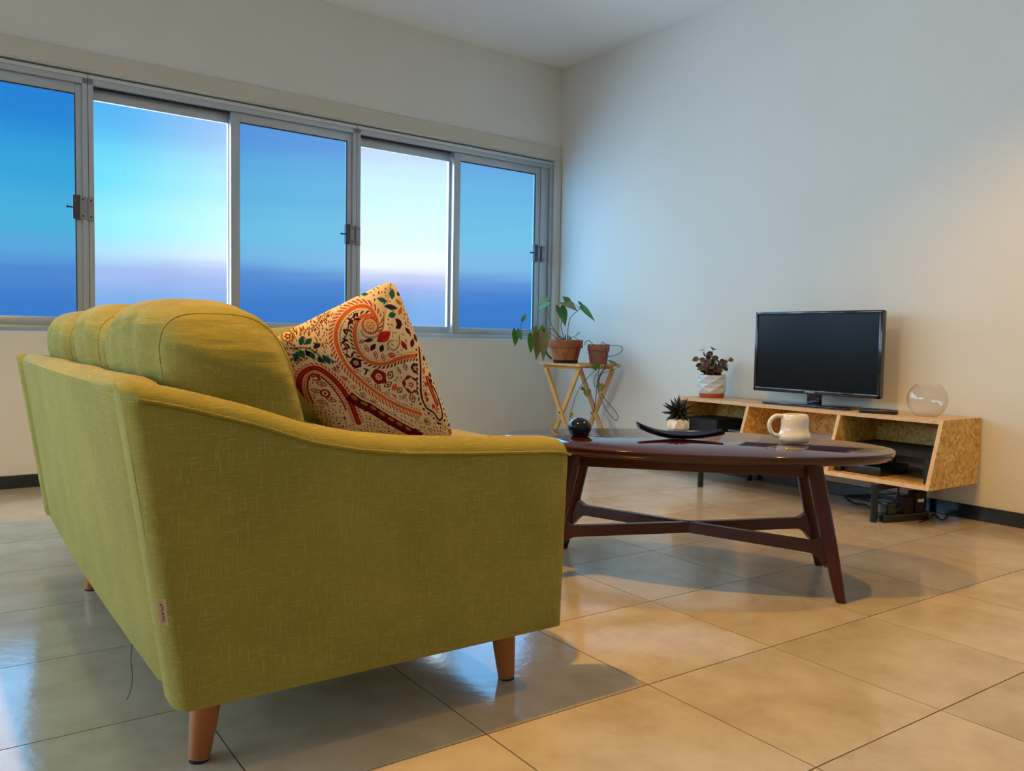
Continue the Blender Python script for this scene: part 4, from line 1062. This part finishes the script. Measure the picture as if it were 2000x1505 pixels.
pxleaf(s2, 1102, 590, 1128, 604, 3.56, .036, 'leaf_old', roll=1.1, dX=.02); pxleaf(s2, 1109, 588, 1099, 577, 3.56, .026, 'leaf_green', roll=.5, dX=-.02)
s = vine(pl, [G0+Vector((-.02, 0, 0)), gp_(1082, 645, 3.52), gp_(1070, 642, 3.50), gp_(1058, 646, 3.48)], .0024)
for b_, t_, wd, m_, ro in (((1052, 645), (1050, 704), .050, 'leaf_old', 1.35), ((1062, 652), (1062, 706), .036, 'leaf_old', 1.0), ((1040, 655), (1036, 690), .032, 'leaf_green', .9), ((1048, 640), (1064, 660), .026, 'leaf_green', .8)):
    pxleaf(s, *b_, *t_, 3.46, wd, m_, roll=ro, dX=.0)
s = vine(pl, [G0+Vector((-.03, .01, 0)), gp_(1070, 648, 3.50), gp_(1040, 645, 3.46), gp_(1018, 645, 3.44), gp_(1018, 632, 3.44), gp_(1022, 623, 3.44)], .0020)
pxleaf(s, 1008, 646, 1006, 677, 3.43, .028, 'leaf_green', roll=1.0); pxleaf(s, 1014, 648, 1018, 664, 3.43, .020, 'leaf_green', roll=.9); pxleaf(s, 1019, 628, 1027, 614, 3.44, .014, 'leaf_green', 'oval', roll=.8)
rr = random.Random(9)
for k in range(9):
    a = rr.uniform(0, 6.28); r0 = rr.uniform(.03, .09); e = g1+Vector((math.cos(a)*r0*1.15, math.sin(a)*r0*1.15, .150))
    vine(pl, [G0+Vector((rr.uniform(-.02, .02), rr.uniform(-.02, .02), 0)), G0.lerp(e, .5)+Vector((0, 0, rr.uniform(.02, .05))), e], .002, 'stem_dark' if k % 2 else 'stem')
pxleaf(s, 1130, 652, 1116, 660, 3.55, .02, 'leaf_green', roll=.3)
# dried stalk on the left side of the pot
vine(pl, [gp_(1066, 686, 3.47), gp_(1070, 693, 3.47), gp_(1077, 700, 3.475)], .007, 'stem_dark')

g2 = Vector((3.735, 4.305, TTZ+.0005))
pt = thing('potted_vine', 'small red terracotta pot with a wiry vine hanging over the tray table edge', 'plant', g2)
terracotta(pt, .058, .075, .130, 0, 'terracotta_red')
obj('soil', MB().lathe([(.001, .114), (.062, .110)], (0, 0, 0), 24, cap0=False, cap1=False), 'soil', pt, world=False)
def vp(px, py, X=3.66): return ony(px, py, 4.212 if py < 700 else 4.175 if py < 712 else 4.160)   # in front of the pot, over the tray edge, then hanging free
top_ = g2+Vector((0, 0, .113))
VN = []
def vv(pts, r_=.0022, m_='stem_dark'): VN.append(vine(pt, pts, r_, m_)); return VN[-1]
vv([top_+Vector((-.03, 0, 0)), vp(1156, 670), vp(1150, 665), vp(1144, 667), vp(1142, 674, 3.645)])
vv([top_+Vector((.02, 0, 0)), vp(1176, 668), vp(1186, 673), vp(1205, 675, 3.7), vp(1215, 678, 3.72), vp(1212, 688, 3.72), vp(1200, 694, 3.7), vp(1186, 696, 3.67), vp(1178, 701, 3.65)])
vv([vp(1178, 701, 3.65), vp(1190, 705, 3.65), vp(1205, 710, 3.66), vp(1212, 715, 3.67), vp(1200, 720, 3.67), vp(1182, 726, 3.66), vp(1168, 733, 3.64)], .0016)
vv([top_+Vector((.03, -.02, 0)), vp(1183, 682), vp(1185, 700, 3.64), vp(1182, 718, 3.63), vp(1172, 735, 3.62), vp(1166, 758, 3.62), vp(1163, 780, 3.62), vp(1160, 805, 3.62)], .0024)
vv([vp(1168, 715, 3.60), vp(1160, 725, 3.58), vp(1148, 737, 3.56), vp(1135, 752, 3.55), vp(1125, 772, 3.55), vp(1118, 795, 3.55), vp(1114, 815, 3.55), vp(1111, 836, 3.55)], .0017)
vv([vp(1176, 715, 3.62), vp(1162, 735, 3.61), vp(1161, 750, 3.61), vp(1164, 757, 3.61), vp(1167, 745, 3.61), vp(1170, 725, 3.61)], .0018)
vv([vp(1183, 710, 3.64), vp(1169, 740, 3.63), vp(1169, 765, 3.63), vp(1176, 785, 3.63), vp(1186, 803, 3.63), vp(1200, 819, 3.63), vp(1205, 820, 3.63), vp(1207, 812, 3.63), vp(1198, 798, 3.63), vp(1184, 782, 3.63), vp(1174, 768, 3.63)], .0020)
vv([vp(1146, 690, 3.65), vp(1160, 683, 3.645), vp(1176, 688, 3.645), vp(1184, 680, 3.66)], .0014)
for k, (bx, by, tx, ty, wd, m_, X) in enumerate(((1158, 712, 1166, 724, .022, 'leaf_green', 3.59), (1166, 712, 1170, 722, .016, 'leaf_green', 3.60), (1160, 698, 1168, 702, .014, 'leaf_green', 3.64), (1135, 757, 1145, 765, .012, 'leaf_green', 3.56), (1143, 764, 1150, 777, .020, 'leaf_old', 3.56), (1148, 762, 1152, 770, .016, 'leaf_green', 3.56), (1172, 750, 1169, 768, .018, 'leaf_old', 3.61), (1177, 752, 1174, 765, .014, 'leaf_old', 3.61), (1155, 804, 1158, 812, .012, 'leaf_old', 3.62), (1113, 806, 1120, 812, .010, 'leaf_old', 3.55), (1112, 812, 1118, 816, .008, 'leaf_old', 3.55), (1190, 706, 1208, 711, .012, 'leaf_old', 3.66), (1198, 708, 1205, 716, .010, 'leaf_old', 3.66))):
    b = vp(bx, by)+Vector((0, -.006, 0)); t = ony(tx, ty, b.y-.01)
    place_leaf('leaf', b, t-b, 0, (t-b).length, wd, m_, VN[3 if X > 3.57 else 4], 'heart', .22, .12, face=(-.5, -.75, .42))
